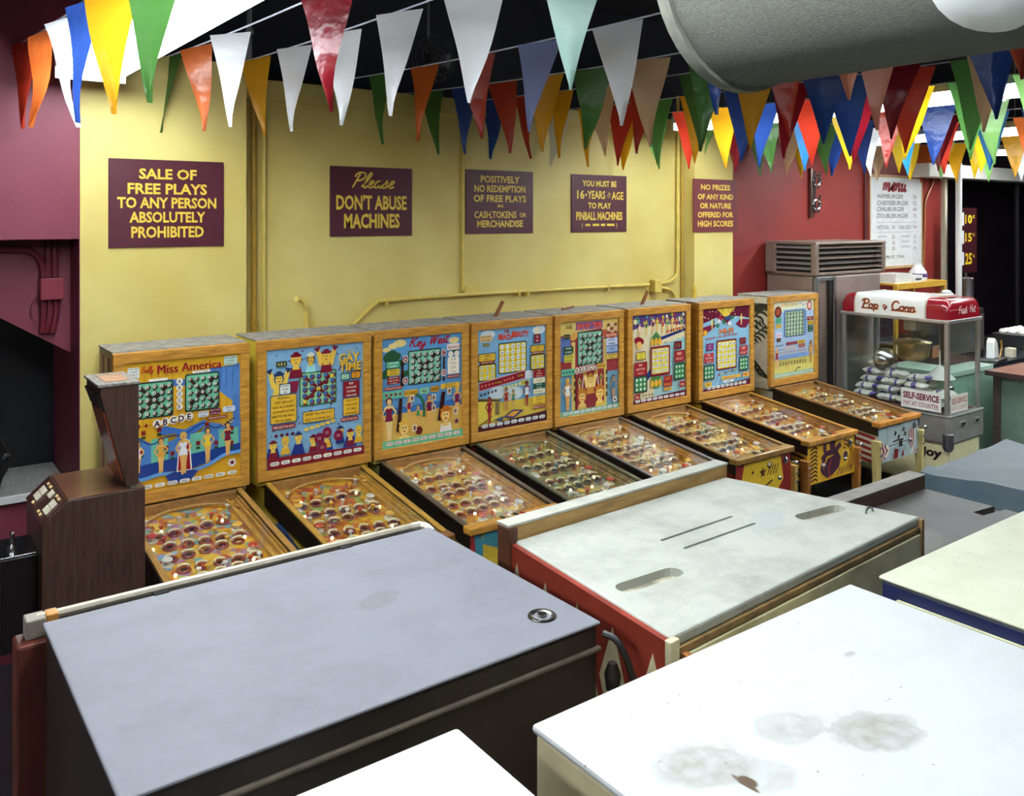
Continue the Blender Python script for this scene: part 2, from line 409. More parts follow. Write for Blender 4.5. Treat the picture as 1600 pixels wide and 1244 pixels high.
def pills(a, y, x0, x1, n, col='#e8e8e0', ink='#332', h=.03, words=None):
    for i in range(n):
        c = x0+(x1-x0)*(i+.5)/n; hw = (x1-x0)/n*.42
        a.rect(c-hw, y-h/2, c+hw, y+h/2, col, .02)
        if words: a.text(words[i % len(words)], c, y, h*.5, ink, wmax=hw*1.6, bold=.01)
def lady(a, x, y, h, suit, hair='#5b3018', skin='#e0ad62', arm=1, cape=None, outline=None):
    # x centre of the feet, y feet level, h height in panel heights
    k = h*a.H/a.W
    def q(px, py): return (x+px*k, y+py*h)
    if cape: a.poly([q(-.16, .08), q(.2, .08), q(.15, .8), q(.05, .84), q(-.1, .8)], '#f0e8e0'); a.poly([q(-.13, .1), q(.17, .1), q(.12, .78), q(-.08, .78)], cape)
    a.poly([q(-.05, 0), q(.0, 0), q(.03, .25), q(.08, .5), q(-.09, .5), q(-.06, .25)], skin)
    a.poly([q(.02, .02), q(.06, .02), q(.07, .28), q(.1, .5), q(.0, .5), q(.01, .25)], skin)
    a.poly([q(-.1, .46), q(.1, .46), q(.09, .56), q(.06, .64), q(.11, .76), q(.08, .82), q(-.07, .82), q(-.11, .76), q(-.06, .64), q(-.09, .56)], skin)
    a.poly([q(-.1, .46), q(.1, .46), q(.09, .56), q(.06, .64), q(.1, .74), q(.03, .77), q(0, .74), q(-.04, .77), q(-.1, .74), q(-.06, .64), q(-.09, .56)], suit)
    a.line([q(-.08, .8), q(-.17, .64), q(-.1, .52)], .045*k, skin); a.line([q(.08, .8), q(.18*arm, .66 if arm > 0 else .98), q(.1, .54 if arm > 0 else 1.0)], .045*k, skin)
    a.ell(x, y+.92*h, .085*k, .1*k, hair, 12); a.ell(x+.005*k, y+.9*h, .058*k, .075*k, skin, 12)
    a.ell(x+.02*k, y+.905*h, .008*k, .01*k, '#222', 6); a.ell(x-.018*k, y+.905*h, .008*k, .01*k, '#222', 6); a.ell(x, y+.865*h, .018*k, .008*k, '#b02020', 6)
def bust(a, x, y, s, hat='#6a1420', face='#e6c15c', hair='#d9a92e', arms=False, cloth='#7a1830'):
    if arms:
        a.poly([(x-s*.9, y+s*.75), (x-s*.55, y+s*.8), (x-s*.1, y-s*.4), (x-s*.6, y-s*.4)], face); a.poly([(x+s*.9, y+s*.75), (x+s*.55, y+s*.8), (x+s*.1, y-s*.4), (x+s*.6, y-s*.4)], face)
        a.poly([(x-s*1.1, y+s*.9), (x-s*.5, y+s*1.05), (x-s*.7, y+s*.6)], hat); a.poly([(x+s*1.1, y+s*.9), (x+s*.5, y+s*1.05), (x+s*.7, y+s*.6)], hat)
    a.poly([(x-s*.55, y-s*.9), (x+s*.55, y-s*.9), (x+s*.35, y-s*.2), (x-s*.35, y-s*.2)], cloth)
    a.poly([(x-s*.3, y-s*.35), (x+s*.3, y-s*.35), (x+s*.15, y), (x-s*.15, y)], face)
    a.ell(x, y+s*.28, s*.42, s*.46, hair, 12); a.ell(x, y+s*.22, s*.3, s*.38, face, 12)
    a.ell(x-s*.11, y+s*.3, s*.05, s*.06, '#222', 6); a.ell(x+s*.11, y+s*.3, s*.05, s*.06, '#222', 6); a.ell(x, y+s*.08, s*.1, s*.05, '#a01c28', 8)
    a.ell(x, y+s*.58, s*.46, s*.14, hat, 10); a.ell(x, y+s*.68, s*.26, s*.16, hat, 10)
def panel(a, x0, y0, x1, y1, bg, lines, ink='#2a1f14', edge=None, r=.008):
    if edge: a.rect(x0-.008, y0-.008, x1+.008, y1+.008, edge, r)
    a.rect(x0, y0, x1, y1, bg, r); n = len(lines)
    for i, t in enumerate(lines): a.text(t, (x0+x1)/2, y1-(y1-y0)*(i+.5)/n, (y1-y0)/n*.5, ink, wmax=(x1-x0)*.88, bold=.012)
EB = ['EXTRA', 'BALL', '1st', 'EXTRA', 'BALL', '2nd', 'EXTRA', 'BALL', '3rd', 'EXTRA']
def g1(a):
    a.rect(0, 0, 1, 1, '#d8a528')
    for i in range(16): a.line([(.04+.06*i, .48), (.04+.06*i+.01, .9)], .006, '#b98618')
    a.line([(0, .8), (.2, .79), (.33, .82), (.5, .81), (.62, .84), (.78, .88), (.9, .87), (1, .9)], .06, '#4f78bd', True)
    a.poly([(.79, .9), (1, .91), (1, .6), (.93, .62), (.8, .72)], '#5283c4'); a.poly([(.93, .66), (1, .66), (1, .3), (.95, .3)], '#4a78bb')
    for x in (.83, .88, .94): a.line([(x, .89), (x-.01, .72)], .006, '#335a96')
    card(a, .1, .57, .40, .83, '#6cbd96', shift=0); card(a, .52, .585, .80, .86, '#6cbd96', shift=7)
    for i, c in enumerate('ABCDE'): a.ell(.46, .825-.05*i, .028, .028, '#f0ede0'); a.text(c, .46, .825-.05*i, .026, '#222', bold=.02)
    a.rect(.2, .845, .36, .865, '#f0ede0', .02); a.rect(.57, .875, .73, .895, '#f0ede0', .02); a.text('EXTRA CARD', .65, .885, .012, '#333', wmax=.13)
    a.script('Bally', .14, .92, .045, '#b83a1c', .007, w=.11)
    for dx in (-.003, 0, .003): a.text('Miss America', .55+dx, .935, .07, '#8d1420', w=.55, bold=.0)
    panel(a, .03, .88, .125, .965, '#e9ece4', ['YOUR CARD', 'CORNERS', 'SCORE AS', '5 IN-LINE'], '#333'); panel(a, .85, .915, .97, .985, '#bcd9d0', ['EXTRA CARD', 'SCORES', 'WHEN LIT'], '#1d3a35')
    for i, c in enumerate('ABCDE'): a.ell(.27+.068*i, .515+.006*i, .036, .036, '#f2efe2'); a.text(c, .27+.068*i, .515+.006*i, .046, '#3a1020', bold=.03)
    for i in range(2): a.star(.12+.06*i, .51, .025, '#7a1c20', 4)
    panel(a, .62, .52, .71, .565, '#d9dfe6', ['SPOTTED', '4th BALL'], '#445'); panel(a, .72, .525, .82, .575, '#6d1a35', ['SELECT NOW', 'AFTER 5th'], '#e0c8c0'); panel(a, .84, .535, .95, .58, '#cfdbe8', ['MAGIC', 'LINE'], '#556')
    panel(a, .7, .49, .88, .512, '#8b1e22', ['PRESS BUTTON NOW'], '#f0e0c0')
    a.poly([(0, .16), (0, .42), (.1, .44), (.25, .35), (.4, .37), (.5, .42), (.6, .37), (.72, .47), (.85, .44), (1, .46), (1, .2)], '#4b7dc0')
    a.poly([(.28, .46), (.33, .49), (.5, .44), (.68, .5), (.7, .46), (.55, .38), (.5, .36), (.42, .42), (.3, .42)], '#3f6fb8')
    for x0, x1 in ((.0, .1), (.22, .36), (.55, .68), (.8, .98)): a.rect(x0, .2, x1, .40, '#68b8a0')
    a.line([(.02, .44), (.1, .43), (.22, .36), (.34, .4), (.48, .40)], .012, '#1f3f7a', True); a.line([(.52, .41), (.66, .47), (.78, .42), (.95, .48)], .012, '#1f3f7a', True)
    a.poly([(0, .12), (.2, .1), (.36, .13), (.45, .12), (.6, .13), (.74, .16), (1, .22), (1, .27), (0, .2)], '#1d3d8c')
    a.line([(0, .12), (.15, .1), (.3, .12), (.5, .1), (.7, .13), (.85, .19), (1, .2)], .03, '#5b9ad6', True)
    a.poly([(.34, .1), (.36, .06), (.45, .03), (.56, .04), (.62, .1), (.48, .14)], '#1d3d8c')
    for x, y in ((.12, .3), (.27, .45), (.38, .25), (.6, .3), (.68, .44), (.9, .38), (.9, .26), (.33, .3), (.76, .28), (.14, .44)): a.rect(x, y, x+.035, y+.035, '#7d2020'); a.rect(x, y-.03, x+.035, y-.01, '#2d4b1c')
    lady(a, .11, .15, .25, '#e8c8c8'); lady(a, .3, .13, .27, '#d69a3c', hair='#7a3018'); lady(a, .49, .09, .33, '#e9eef2', hair='#d8b050', cape='#9a1a28'); lady(a, .7, .15, .28, '#e8c83c', hair='#3a2010'); lady(a, .88, .18, .27, '#7a1830', hair='#241410', arm=-1)
    a.star(.92, .12, .04, '#efe8e0', 12, .8); a.star(.92, .12, .03, '#6a1428')
    pills(a, .04, .03, .97, 9, words=EB)
def g2(a):
    a.rect(0, 0, 1, 1, '#86b5da')
    rnd = random.Random(2)
    for i in range(70):
        x = rnd.uniform(.02, .98); y = rnd.uniform(.25, .98)
        (a.star if i % 2 else a.ell)(*((x, y, .014, '#6a1a40', 4) if i % 2 else (x, y, .007, .007, '#2a3a70', 6)))
    card(a, .34, .5, .70, .77, '#8fcf9c', disc='#4a77b8', ink='#18203a', lines='#6e1c22', shift=3, edge='#2f5f3c')
    for i, x in enumerate((.38, .45, .52, .59, .66)): a.rect(x-.02, .515+.05*i, x+.02, .545+.05*i, '#7b2028' if i % 2 else '#e0c040', .003)
    bust(a, .29, .86, .13, '#7a1830', '#e6c04e', '#d8a528'); bust(a, .44, .87, .1, '#e9e6d8', '#e0b84a', '#6a3a18', cloth='#9adbe0'); bust(a, .6, .87, .12, '#7a1a38', '#e4bc4e', '#e0a828', arms=True)
    bust(a, .12, .72, .12, '#2a3a60', '#e6c04e', '#3a4a70', arms=True, cloth='#e6c04e')
    a.poly([(.2, .62), (.3, .62), (.32, .72), (.22, .72)], '#80203c')
    panel(a, .09, .85, .2, .9, '#3c4a38', ['4 8 3'], '#d8c070'); panel(a, .13, .62, .23, .7, '#e6ebe6', ['CORNERS', 'SCORE', '300'], '#223', '#223a50')
    a.text('Bally', .86, .93, .03, '#d8b040', shear=.3); a.text('GAY', .85, .87, .075, '#2a3050', w=.22, bold=.05); a.text('GAY', .845, .875, .075, '#e8b830', w=.22, bold=.03)
    a.text('TIME', .86, .79, .075, '#2a3050', w=.24, bold=.05); a.text('TIME', .855, .795, .075, '#e8b830', w=.24, bold=.03)
    panel(a, .76, .68, .84, .73, '#a8d6c0', ['4 IN', 'LINE'], '#1d4a38', '#1d3a30'); panel(a, .87, .685, .96, .74, '#e09830', ['SPOT', 'FIVE'], '#5a2010', '#3a2a18')
    panel(a, .78, .52, .95, .66, '#8a1e28', ['RED', '3-IN-LINE', 'SCORES', '4-IN-LINE'], '#f2e6d8', '#40507a'); panel(a, .78, .36, .95, .51, '#e0b030', ['YELLOW', '3-IN-LINE', 'SCORES', '4-IN-LINE'], '#2a1c10', '#40507a')
    panel(a, .75, .31, .94, .345, '#8a1e28', ['PRESS BUTTON NOW'], '#f2e6d8')
    panel(a, .04, .38, .29, .61, '#e0b232', ['Rollovers', 'TOP 3-IN-LINE', 'AND 4 CORNERS', 'ADVANCE SCORES', 'BEFORE 4th BALL', 'OR 5th BALL'], '#3a2410', '#30507a'); panel(a, .05, .325, .28, .365, '#8a1e28', ['PRESS BUTTON NOW'], '#f2e6d8')
    panel(a, .36, .35, .68, .44, '#e0b232', ['WHEN YELLOW IS LIT', 'SELECT AFTER 4th BALL'], '#3a2410', '#30507a')
    for i in range(5): a.star(.09+.055*i, .275, .022, '#5a1428', 6, .6)
    for i in range(6): a.rect(.37+.055*i, .28+.008*i, .415+.055*i, .305+.008*i, '#e6c040', .005)
    for i, x in enumerate((.06, .18, .31, .46, .6, .74, .85, .94)):
        if i % 2 == 0: a.poly([(x-.08, .08), (x+.07, .08), (x+.04, .18), (x-.04, .18)], '#1c3080')
        bust(a, x, .17+.02*(i % 3), .09, ['#6a1a30', '#e0b838', '#2a3a70'][i % 3], '#e4c256', '#dcae34', cloth=['#7a1830', '#d8a830', '#1c3080'][i % 3])
    for x, y in ((.52, .2), (.6, .24), (.55, .12), (.72, .2)): a.ell(x, y, .05, .055, '#7a1838'); a.text('10', x, y, .025, '#e8b8c0')
    a.poly([(0, 0), (1, 0), (1, .075), (0, .1)], '#7c1c26'); pills(a, .045, .02, .98, 9, words=EB, h=.032)
def g3(a):
    a.rect(0, 0, 1, 1, '#5f9bcd'); a.rect(0, 0, 1, .3, '#dcb35a'); a.rect(0, .3, 1, .36, '#3f74b8')
    for x, y, r in ((.14, .93, .06), (.22, .95, .08), (.9, .93, .07), (.06, .9, .05)): a.ell(x, y, r, r*.5, '#ead48a')
    for x, y, r in ((.1, .84, .09), (.16, .82, .08), (.06, .68, .08), (.92, .85, .08), (.27, .78, .07), (.28, .66, .06)): a.ell(x, y, r, r*.6, '#2f5a3c', 9, 25)
    a.script('Key', .33, .905, .09, '#b01e2a', .016, w=.23); a.script('West', .58, .915, .09, '#b01e2a', .016, w=.27)
    a.poly([(.22, .55), (.27, .55), (.26, .82), (.24, .82)], '#3a2018'); a.poly([(.75, .55), (.78, .55), (.78, .8), (.76, .8)], '#3a2018')
    card(a, .33, .56, .72, .86, '#7dc5a4', shift=11)
    for i, (x, y) in enumerate(((.28, .8), (.28, .6), (.76, .82), (.76, .63))): a.ell(x, y, .035, .04, '#e6d8d0'); a.ell(x, y, .026, .03, '#7c1c34'); a.text('ABCD'[i], x, y, .03, '#efe0d8', bold=.02)
    panel(a, .05, .73, .21, .79, '#5aa88a', ['CARD AND', 'SCORES'], '#e6f0e0', '#1d4a38'); panel(a, .06, .66, .21, .72, '#d8b83a', ['YELLOW', 'SCORES'], '#6a3a10'); panel(a, .06, .58, .21, .65, '#8c2028', ['RED LETTER', 'GAME SCORES', 'AT 3 BALLS'], '#f0dcc8'); panel(a, .03, .53, .24, .56, '#a03028', ['PRESS BUTTON NOW'], '#f0dcc8')
    panel(a, .8, .84, .97, .9, '#f0e4dc', ['Selections'], '#a02030'); a.ell(.85, .8, .035, .035, '#efe4d8'); a.ell(.93, .8, .035, .035, '#efe4d8')
    panel(a, .81, .61, .96, .77, '#f4ecd8', ['A  B', 'C  D', '5  4', '3  2'], '#555'); panel(a, .8, .57, .97, .6, '#8c2028', ['PRESS BUTTON NOW'], '#f0dcc8')
    a.rect(0, .45, .25, .52, '#63b596'); [a.star(.05+.055*i, .485, .024, '#8c1e2c', 3, .5, 0) for i in range(4)]
    panel(a, .26, .45, .43, .51, '#d8a838', ['SCORES'], '#3a1c10'); panel(a, .45, .455, .57, .51, '#8fc4a0', ['4th'], '#22503a'); panel(a, .59, .46, .7, .515, '#b8882c', ['LINE'], '#3a1c10'); panel(a, .72, .475, .97, .525, '#e0b23c', ['BEFORE 4th OR', 'BEFORE 5th BALL'], '#3a2010')
    a.poly([(.17, .14), (.22, .14), (.24, .44), (.2, .44)], '#3a1c1c'); a.poly([(.68, .18), (.74, .18), (.78, .45), (.73, .45)], '#3a1c1c')
    lady(a, .08, .06, .4, '#7a1c3c', hair='#7a1c2c', skin='#e8c98a'); lady(a, .32, .24, .2, '#8a2040', hair='#d0a040'); lady(a, .43, .18, .17, '#2f8a5a', hair='#c89830'); lady(a, .57, .16, .28, '#7a1c30', hair='#8a2a20'); lady(a, .93, .2, .28, '#7a2048', hair='#d8b040')
    bust(a, .26, .12, .16, '#e0b048', '#ecc878', '#e0aa40', cloth='#f0d890'); bust(a, .78, .18, .17, '#c06a20', '#ecc878', '#d88a28', cloth='#f0e8e0')
    a.line([(.4, .46), (.47, .42), (.5, .33), (.5, .24)], .03, '#2f6a4c', True); a.ell(.44, .12, .045, .045, '#6a2020'); a.star(.92, .15, .04, '#5a2050')
    for x, y in ((.6, .38), (.6, .28), (.33, .4), (.8, .42), (.36, .12), (.88, .22)): a.rect(x, y, x+.05, y+.06, '#e8dcc8'); a.rect(x+.01, y+.01, x+.04, y+.05, '#7a5a40')
    a.rect(0, 0, 1, .07, '#6cb487'); pills(a, .04, .03, .97, 9, '#e8d2cc', words=EB)
def g4(a):
    a.rect(0, 0, 1, 1, '#7fb0d4'); a.rect(0, 0, 1, .26, '#d8ba48')
    for x, y, r in ((.1, .62, .1), (.5, .33, .16), (.3, .36, .14), (.9, .95, .1), (.15, .95, .1), (.75, .5, .1)): a.ell(x, y, r, r*.5, '#d4e2ea')
    a.script('Bally', .38, .955, .03, '#b04030', .006, w=.08)
    a.text('BEACH', .40, .91, .05, '#8c1c20', w=.2, bold=.05, rot=-4); a.text('BEAUTY', .62, .925, .055, '#8c1c20', w=.25, bold=.05, rot=-2)
    a.text('BEACH', .398, .914, .05, '#d8482c', w=.2, bold=.03, rot=-4); a.text('BEAUTY', .617, .93, .055, '#d8482c', w=.25, bold=.03, rot=-2)
    a.star(.87, .94, .07, '#f2ead0', 8, .5); panel(a, .04, .88, .21, .945, '#e0bc80', ['ODDS AND', 'FEATURES'], '#4a2c18'); panel(a, .08, .83, .17, .865, '#7a7448', ['1 2 0'], '#d8c878')
    card(a, .31, .55, .70, .84, '#dcc23c', lines=None, disc='#eef0e6', shift=5, rr=.36, edge='#2d4a58')
    panel(a, .02, .69, .25, .76, '#d8b038', ['CARD', 'NO. 1'], '#6a2018', '#2d4a58'); panel(a, .03, .66, .24, .69, '#7a1c22', ['PRESS BUTTON'], '#e8c8a0'); card(a, .02, .5, .25, .65, '#dcc23c', 3, 3, lines=None, shift=9)
    panel(a, .82, .82, .91, .9, '#8c3038', ['35', '40'], '#f0d8d0', '#3a1c28'); panel(a, .77, .73, .97, .79, '#d8b038', ['CARD', 'NO. 2'], '#6a2018', '#2d4a58'); panel(a, .78, .7, .96, .73, '#7a1c22', ['PRESS BUTTON'], '#e8c8a0'); card(a, .77, .55, .97, .69, '#dcc23c', 3, 3, lines=None, shift=15)
    a.poly([(.02, .4), (.68, .47), (.68, .55), (.02, .48)], '#8c2030'); a.line([(.02, .4), (.68, .47), (.68, .55), (.02, .48), (.02, .4)], .008, '#e0b8c0')
    for i in range(4): a.star(.06+.05*i, .445+.005*i, .02, '#d8705a', 3, .5, 0); a.star(.38+.04*i, .475+.005*i, .02, '#d8705a', 3, .5, 0)
    panel(a, .23, .445, .35, .485, '#6a1826', ['SCORES'], '#e0a030'); panel(a, .56, .48, .66, .53, '#6a1826', ['SCORES'], '#e0a030')
    for i in range(5): a.star(.05+.05*i, .36+.006*i, .025, '#2a2a30', 5); a.ell(.38+.055*i, .4+.005*i, .022, .022, '#cfd08a')
    panel(a, .62, .4, .74, .45, '#d8c850', ['EXTRA'], '#6a4a10'); panel(a, .8, .46, .98, .54, '#8c2028', ['RED', 'SCORES', 'WHEN LIT'], '#f0c8b8'); panel(a, .8, .4, .98, .455, '#e8e0c0', ['1 2 3'], '#333'); panel(a, .8, .34, .98, .4, '#2c5a4c', ['YELLOW', 'SCORES'], '#c8e0c8'); panel(a, .8, .29, .98, .34, '#e8e0c0', ['4 5 6 7'], '#333')
    a.poly([(0, .08), (.3, .1), (.3, .3), (0, .33)], '#d8c04a'); a.poly([(-.0, .33), (.33, .29), (.3, .27), (0, .3)], '#5a4a30'); a.poly([(.24, .14), (.3, .14), (.3, .27), (.24, .27)], '#7a6a40')
    lady(a, .16, .06, .27, '#8c2030', hair='#5a2020', skin='#a83a30'); lady(a, .4, .16, .24, '#8c2a20', hair='#5a2020', skin='#b88050'); lady(a, .5, .17, .2, '#3a8060', hair='#5a3820', skin='#c8a058'); lady(a, .7, .18, .26, '#d8e4e8', hair='#2a4a60', skin='#8c4030')
    a.poly([(.35, .11), (.5, .08), (.66, .15), (.5, .17)], '#3a3a70'); a.poly([(.4, .115), (.5, .1), (.6, .145), (.5, .155)], '#d89a3c')
    a.line([(0, .05), (.2, .14)], .01, '#5a3a20'); a.poly([(.22, .1), (.36, .12), (.34, .06)], '#44506a')
    panel(a, .79, .19, .98, .27, '#e0b840', ['BEFORE 4th', 'OR BEFORE', '5th BALL'], '#5a3a18'); panel(a, .8, .14, .98, .17, '#8c2028', ['PRESS BUTTON'], '#f0c8b8')
    a.poly([(0, 0), (1, 0), (1, .11), (0, .05)], '#4a1c24'); pills(a, .05, .04, .98, 9, '#dfe3e0', words=EB, h=.034)
def g5(a):
    a.rect(0, 0, 1, 1, '#9a3a3c'); a.poly([(0, 1), (1, 1), (1, .84), (.75, .86), (.7, .9), (.3, .88), (.26, .83), (0, .86)], '#d8be6c')
    a.rect(0, .58, .18, .84, '#5f74b0'); a.rect(.76, .58, 1, .84, '#5f74b0'); a.rect(0, 0, .2, .42, '#5f96b8'); a.rect(.8, 0, 1, .42, '#6e9cb4'); a.rect(.2, .02, .26, .78, '#d8c070'); a.rect(.75, .02, .8, .78, '#d8c070')
    a.rect(.27, .9, .73, .985, '#6a5aa0'); a.text('SHOW TIME', .5, .942, .062, '#e8782c', w=.43, bold=.05); a.text('SHOW TIME', .497, .946, .058, '#d04028', w=.43, bold=.02)
    a.ell(.24, .84, .07, .05, '#d8a050', 9, 30); a.ell(.76, .84, .07, .05, '#c06048', 9, -30); a.script('Bally', .1, .93, .04, '#a08840', .008, w=.12)
    card(a, .31, .53, .71, .87, '#7fbfa4', shift=2)
    panel(a, .06, .82, .17, .87, '#3c4438', ['4 1 5'], '#b89a50'); panel(a, .06, .66, .22, .74, '#2c4a3a', ['GREEN', 'SCORES'], '#c8e0c0'); panel(a, .07, .57, .22, .65, '#c8c04a', ['YELLOW', 'SCORES'], '#5a5010')
    for i in range(3):
        for j in range(4): a.ell(.82+.065*i, .93-.045*j, .022, .02, '#e0b8b8' if (i+j) % 2 else '#7a2838')
    panel(a, .77, .79, .98, .84, '#c05a3c', ['RED SCORES'], '#f0d8b0'); panel(a, .78, .7, .98, .78, '#c8d2e8', ['SPECIAL', 'NUMBER'], '#2a3a6a'); panel(a, .78, .63, .98, .69, '#9ab0d8', ['5 4 3'], '#2a3a6a'); panel(a, .78, .55, .98, .61, '#d0b050', ['BEFORE 4th', 'BALL'], '#5a3a18')
    for i in range(11): a.star(.73, .8-.03*i, .014, '#f0e0b8', 4)
    a.rect(.02, .43, .24, .5, '#63b596'); [a.star(.06+.05*i, .465, .02, '#2a3a30', 3, .5, 0) for i in range(4)]
    for i, c in enumerate('SELECT'): a.ell(.28+.055*i, .47+.004*i, .03, .045, '#e4d8c8'); a.text(c, .28+.055*i, .47+.004*i, .045, '#6a2830', bold=.03)
    panel(a, .62, .46, .76, .52, '#d8a848', ['AFTER 5th'], '#5a2c10')
    a.poly([(.27, .04), (.74, .04), (.74, .42), (.27, .4)], '#8c3038'); a.line([(.34, .2), (.42, .5)], .02, '#c8b8b0'); a.line([(.66, .2), (.6, .5)], .02, '#c8b8b0')
    lady(a, .12, .06, .34, '#e8e4dc', hair='#d8b040', skin='#e0a050'); lady(a, .5, .2, .2, '#3c8060', hair='#a04020', skin='#e8b060'); bust(a, .5, .32, .13, '#b08030', '#f0d080', '#e0a838', arms=True, cloth='#c88a38')
    bust(a, .36, .14, .17, '#b87828', '#e8c070', '#c88028', cloth='#d8b060'); bust(a, .66, .15, .18, '#c8782c', '#f0c870', '#e09a38', cloth='#e0b850'); lady(a, .9, .1, .27, '#4a7a9a', hair='#3a2a30', skin='#b88a60'); lady(a, .31, .26, .14, '#5a8a4a', hair='#5a2a18'); lady(a, .68, .28, .14, '#5a8a4a', hair='#5a2a18')
    for x in (.23, .775): [a.rect(x-.015, .15+.08*i, x+.015, .2+.08*i, '#5a4020') for i in range(4)]
    a.star(.92, .1, .04, '#e8e4dc', 12, .8); a.star(.92, .1, .03, '#2a1a20'); a.rect(0, 0, 1, .055, '#7aa87c'); pills(a, .03, .03, .97, 10, '#dfe3e6', words=EB, h=.03)
def g6(a):
    a.rect(0, 0, 1, 1, '#e2d8b0'); a.poly([(0, 1), (1, 1), (1, .84), (.5, .88), (.2, .86), (0, .84)], '#5a4480'); a.poly([(.5, .62), (1, .7), (1, .05), (.4, .05)], '#9fcfd0'); a.poly([(.0, .84), (.08, .86), (.0, .82)], '#2a3060'); a.poly([(.5, .72), (1, .8), (1, .77), (.5, .68)], '#2a3070'); a.poly([(.25, .3), (.34, .38), (.34, .28), (.25, .22)], '#2f4890')
    rnd = random.Random(5)
    for i in range(26): a.ell(rnd.uniform(.1, .98), rnd.uniform(.9, .98), .022, .025, ['#e8e0d0', '#b03040', '#d8b040', '#60a0a8', '#3a7a50'][i % 5], 8)
    for i in range(30): a.ell(rnd.uniform(.6, .98), rnd.uniform(.3, .68), .008, .008, '#3a6a90', 6)
    for i, x in enumerate((.26, .38, .46, .56, .66, .74, .82, .92)): lady(a, x, .77+.01*(i % 3), .17, ['#3a8048', '#6a2050', '#e0c050', '#b02c38', '#58a080', '#e8b840', '#a82838', '#3a8a50'][i % 8], hair='#6a3020', skin='#e8c070')
    lady(a, .13, .74, .17, '#e8dcc8', hair='#7a2020', skin='#e8b890'); a.ell(.12, .71, .09, .05, '#8c1c28', 12, -15); a.ell(.12, .66, .05, .05, '#e8b868'); a.star(.05, .93, .05, '#e8e0a0', 6, .5)
    for i in range(9): a.rect(.63+.038*i, .765+.004*i, .655+.038*i, .80+.004*i, ['#b83a2c', '#d8803c', '#7a2040'][i % 3], .006)
    for y in (.71, .26, .19): a.ell(.43, y, .09, .055, '#4a8048', 10)
    for i in range(3): a.ell(.36+.07*i, .68, .032, .05, '#e0a830', 8); a.ell(.36+.07*i, .2, .032, .05, '#e0a830', 8)
    a.poly([(.36, .74), (.5, .74), (.43, .8)], '#4a8048')
    a.rect(.325, .28, .69, .625, '#7a1830', .01); card(a, .35, .31, .665, .6, '#e0d03c', lines=None, disc='#e6dfe6', shift=8, edge='#8c2040', rr=.38)
    panel(a, .07, .5, .22, .58, '#e0d048', ['2 5', '3 4'], '#6a2040', '#6a2050'); panel(a, .03, .32, .25, .46, '#a02830', ['RED', 'BUTTON', '4 5 6 7'], '#f0d0b0', '#6a1828'); a.rect(.02, .12, .26, .31, '#6a1830', .01); card(a, .035, .135, .245, .295, '#3a8a50', 3, 3, lines=None, shift=3, nums=False)
    panel(a, .77, .57, .9, .65, '#7a2030', ['1 5'], '#70a060', '#5a1828'); panel(a, .77, .42, .96, .54, '#a02830', ['RED', '4 5 6 7'], '#f0d0b0', '#6a1828'); a.rect(.76, .2, .97, .4, '#6a1830', .01); card(a, .775, .215, .955, .385, '#3a8a50', 3, 3, lines=None, shift=6, nums=False)
    panel(a, .56, .14, .72, .27, '#9a2430', ['GET', 'BALLS'], '#e09838'); panel(a, .57, .1, .71, .13, '#e0a830', ['NOW'], '#7a2020'); panel(a, .86, .11, .97, .18, '#9a2430', ['4th'], '#e8c0a0'); panel(a, .02, .045, .13, .11, '#9a2430', ['5th'], '#e8c0a0')
    for i in range(4): a.star(.18+.055*i, .085, .02, '#2a3a40', 4)
    a.poly([(0, 0), (1, 0), (1, .075), (0, .04)], '#5a1830'); pills(a, .03, .03, .97, 9, '#e6e0e0', words=EB, h=.03)
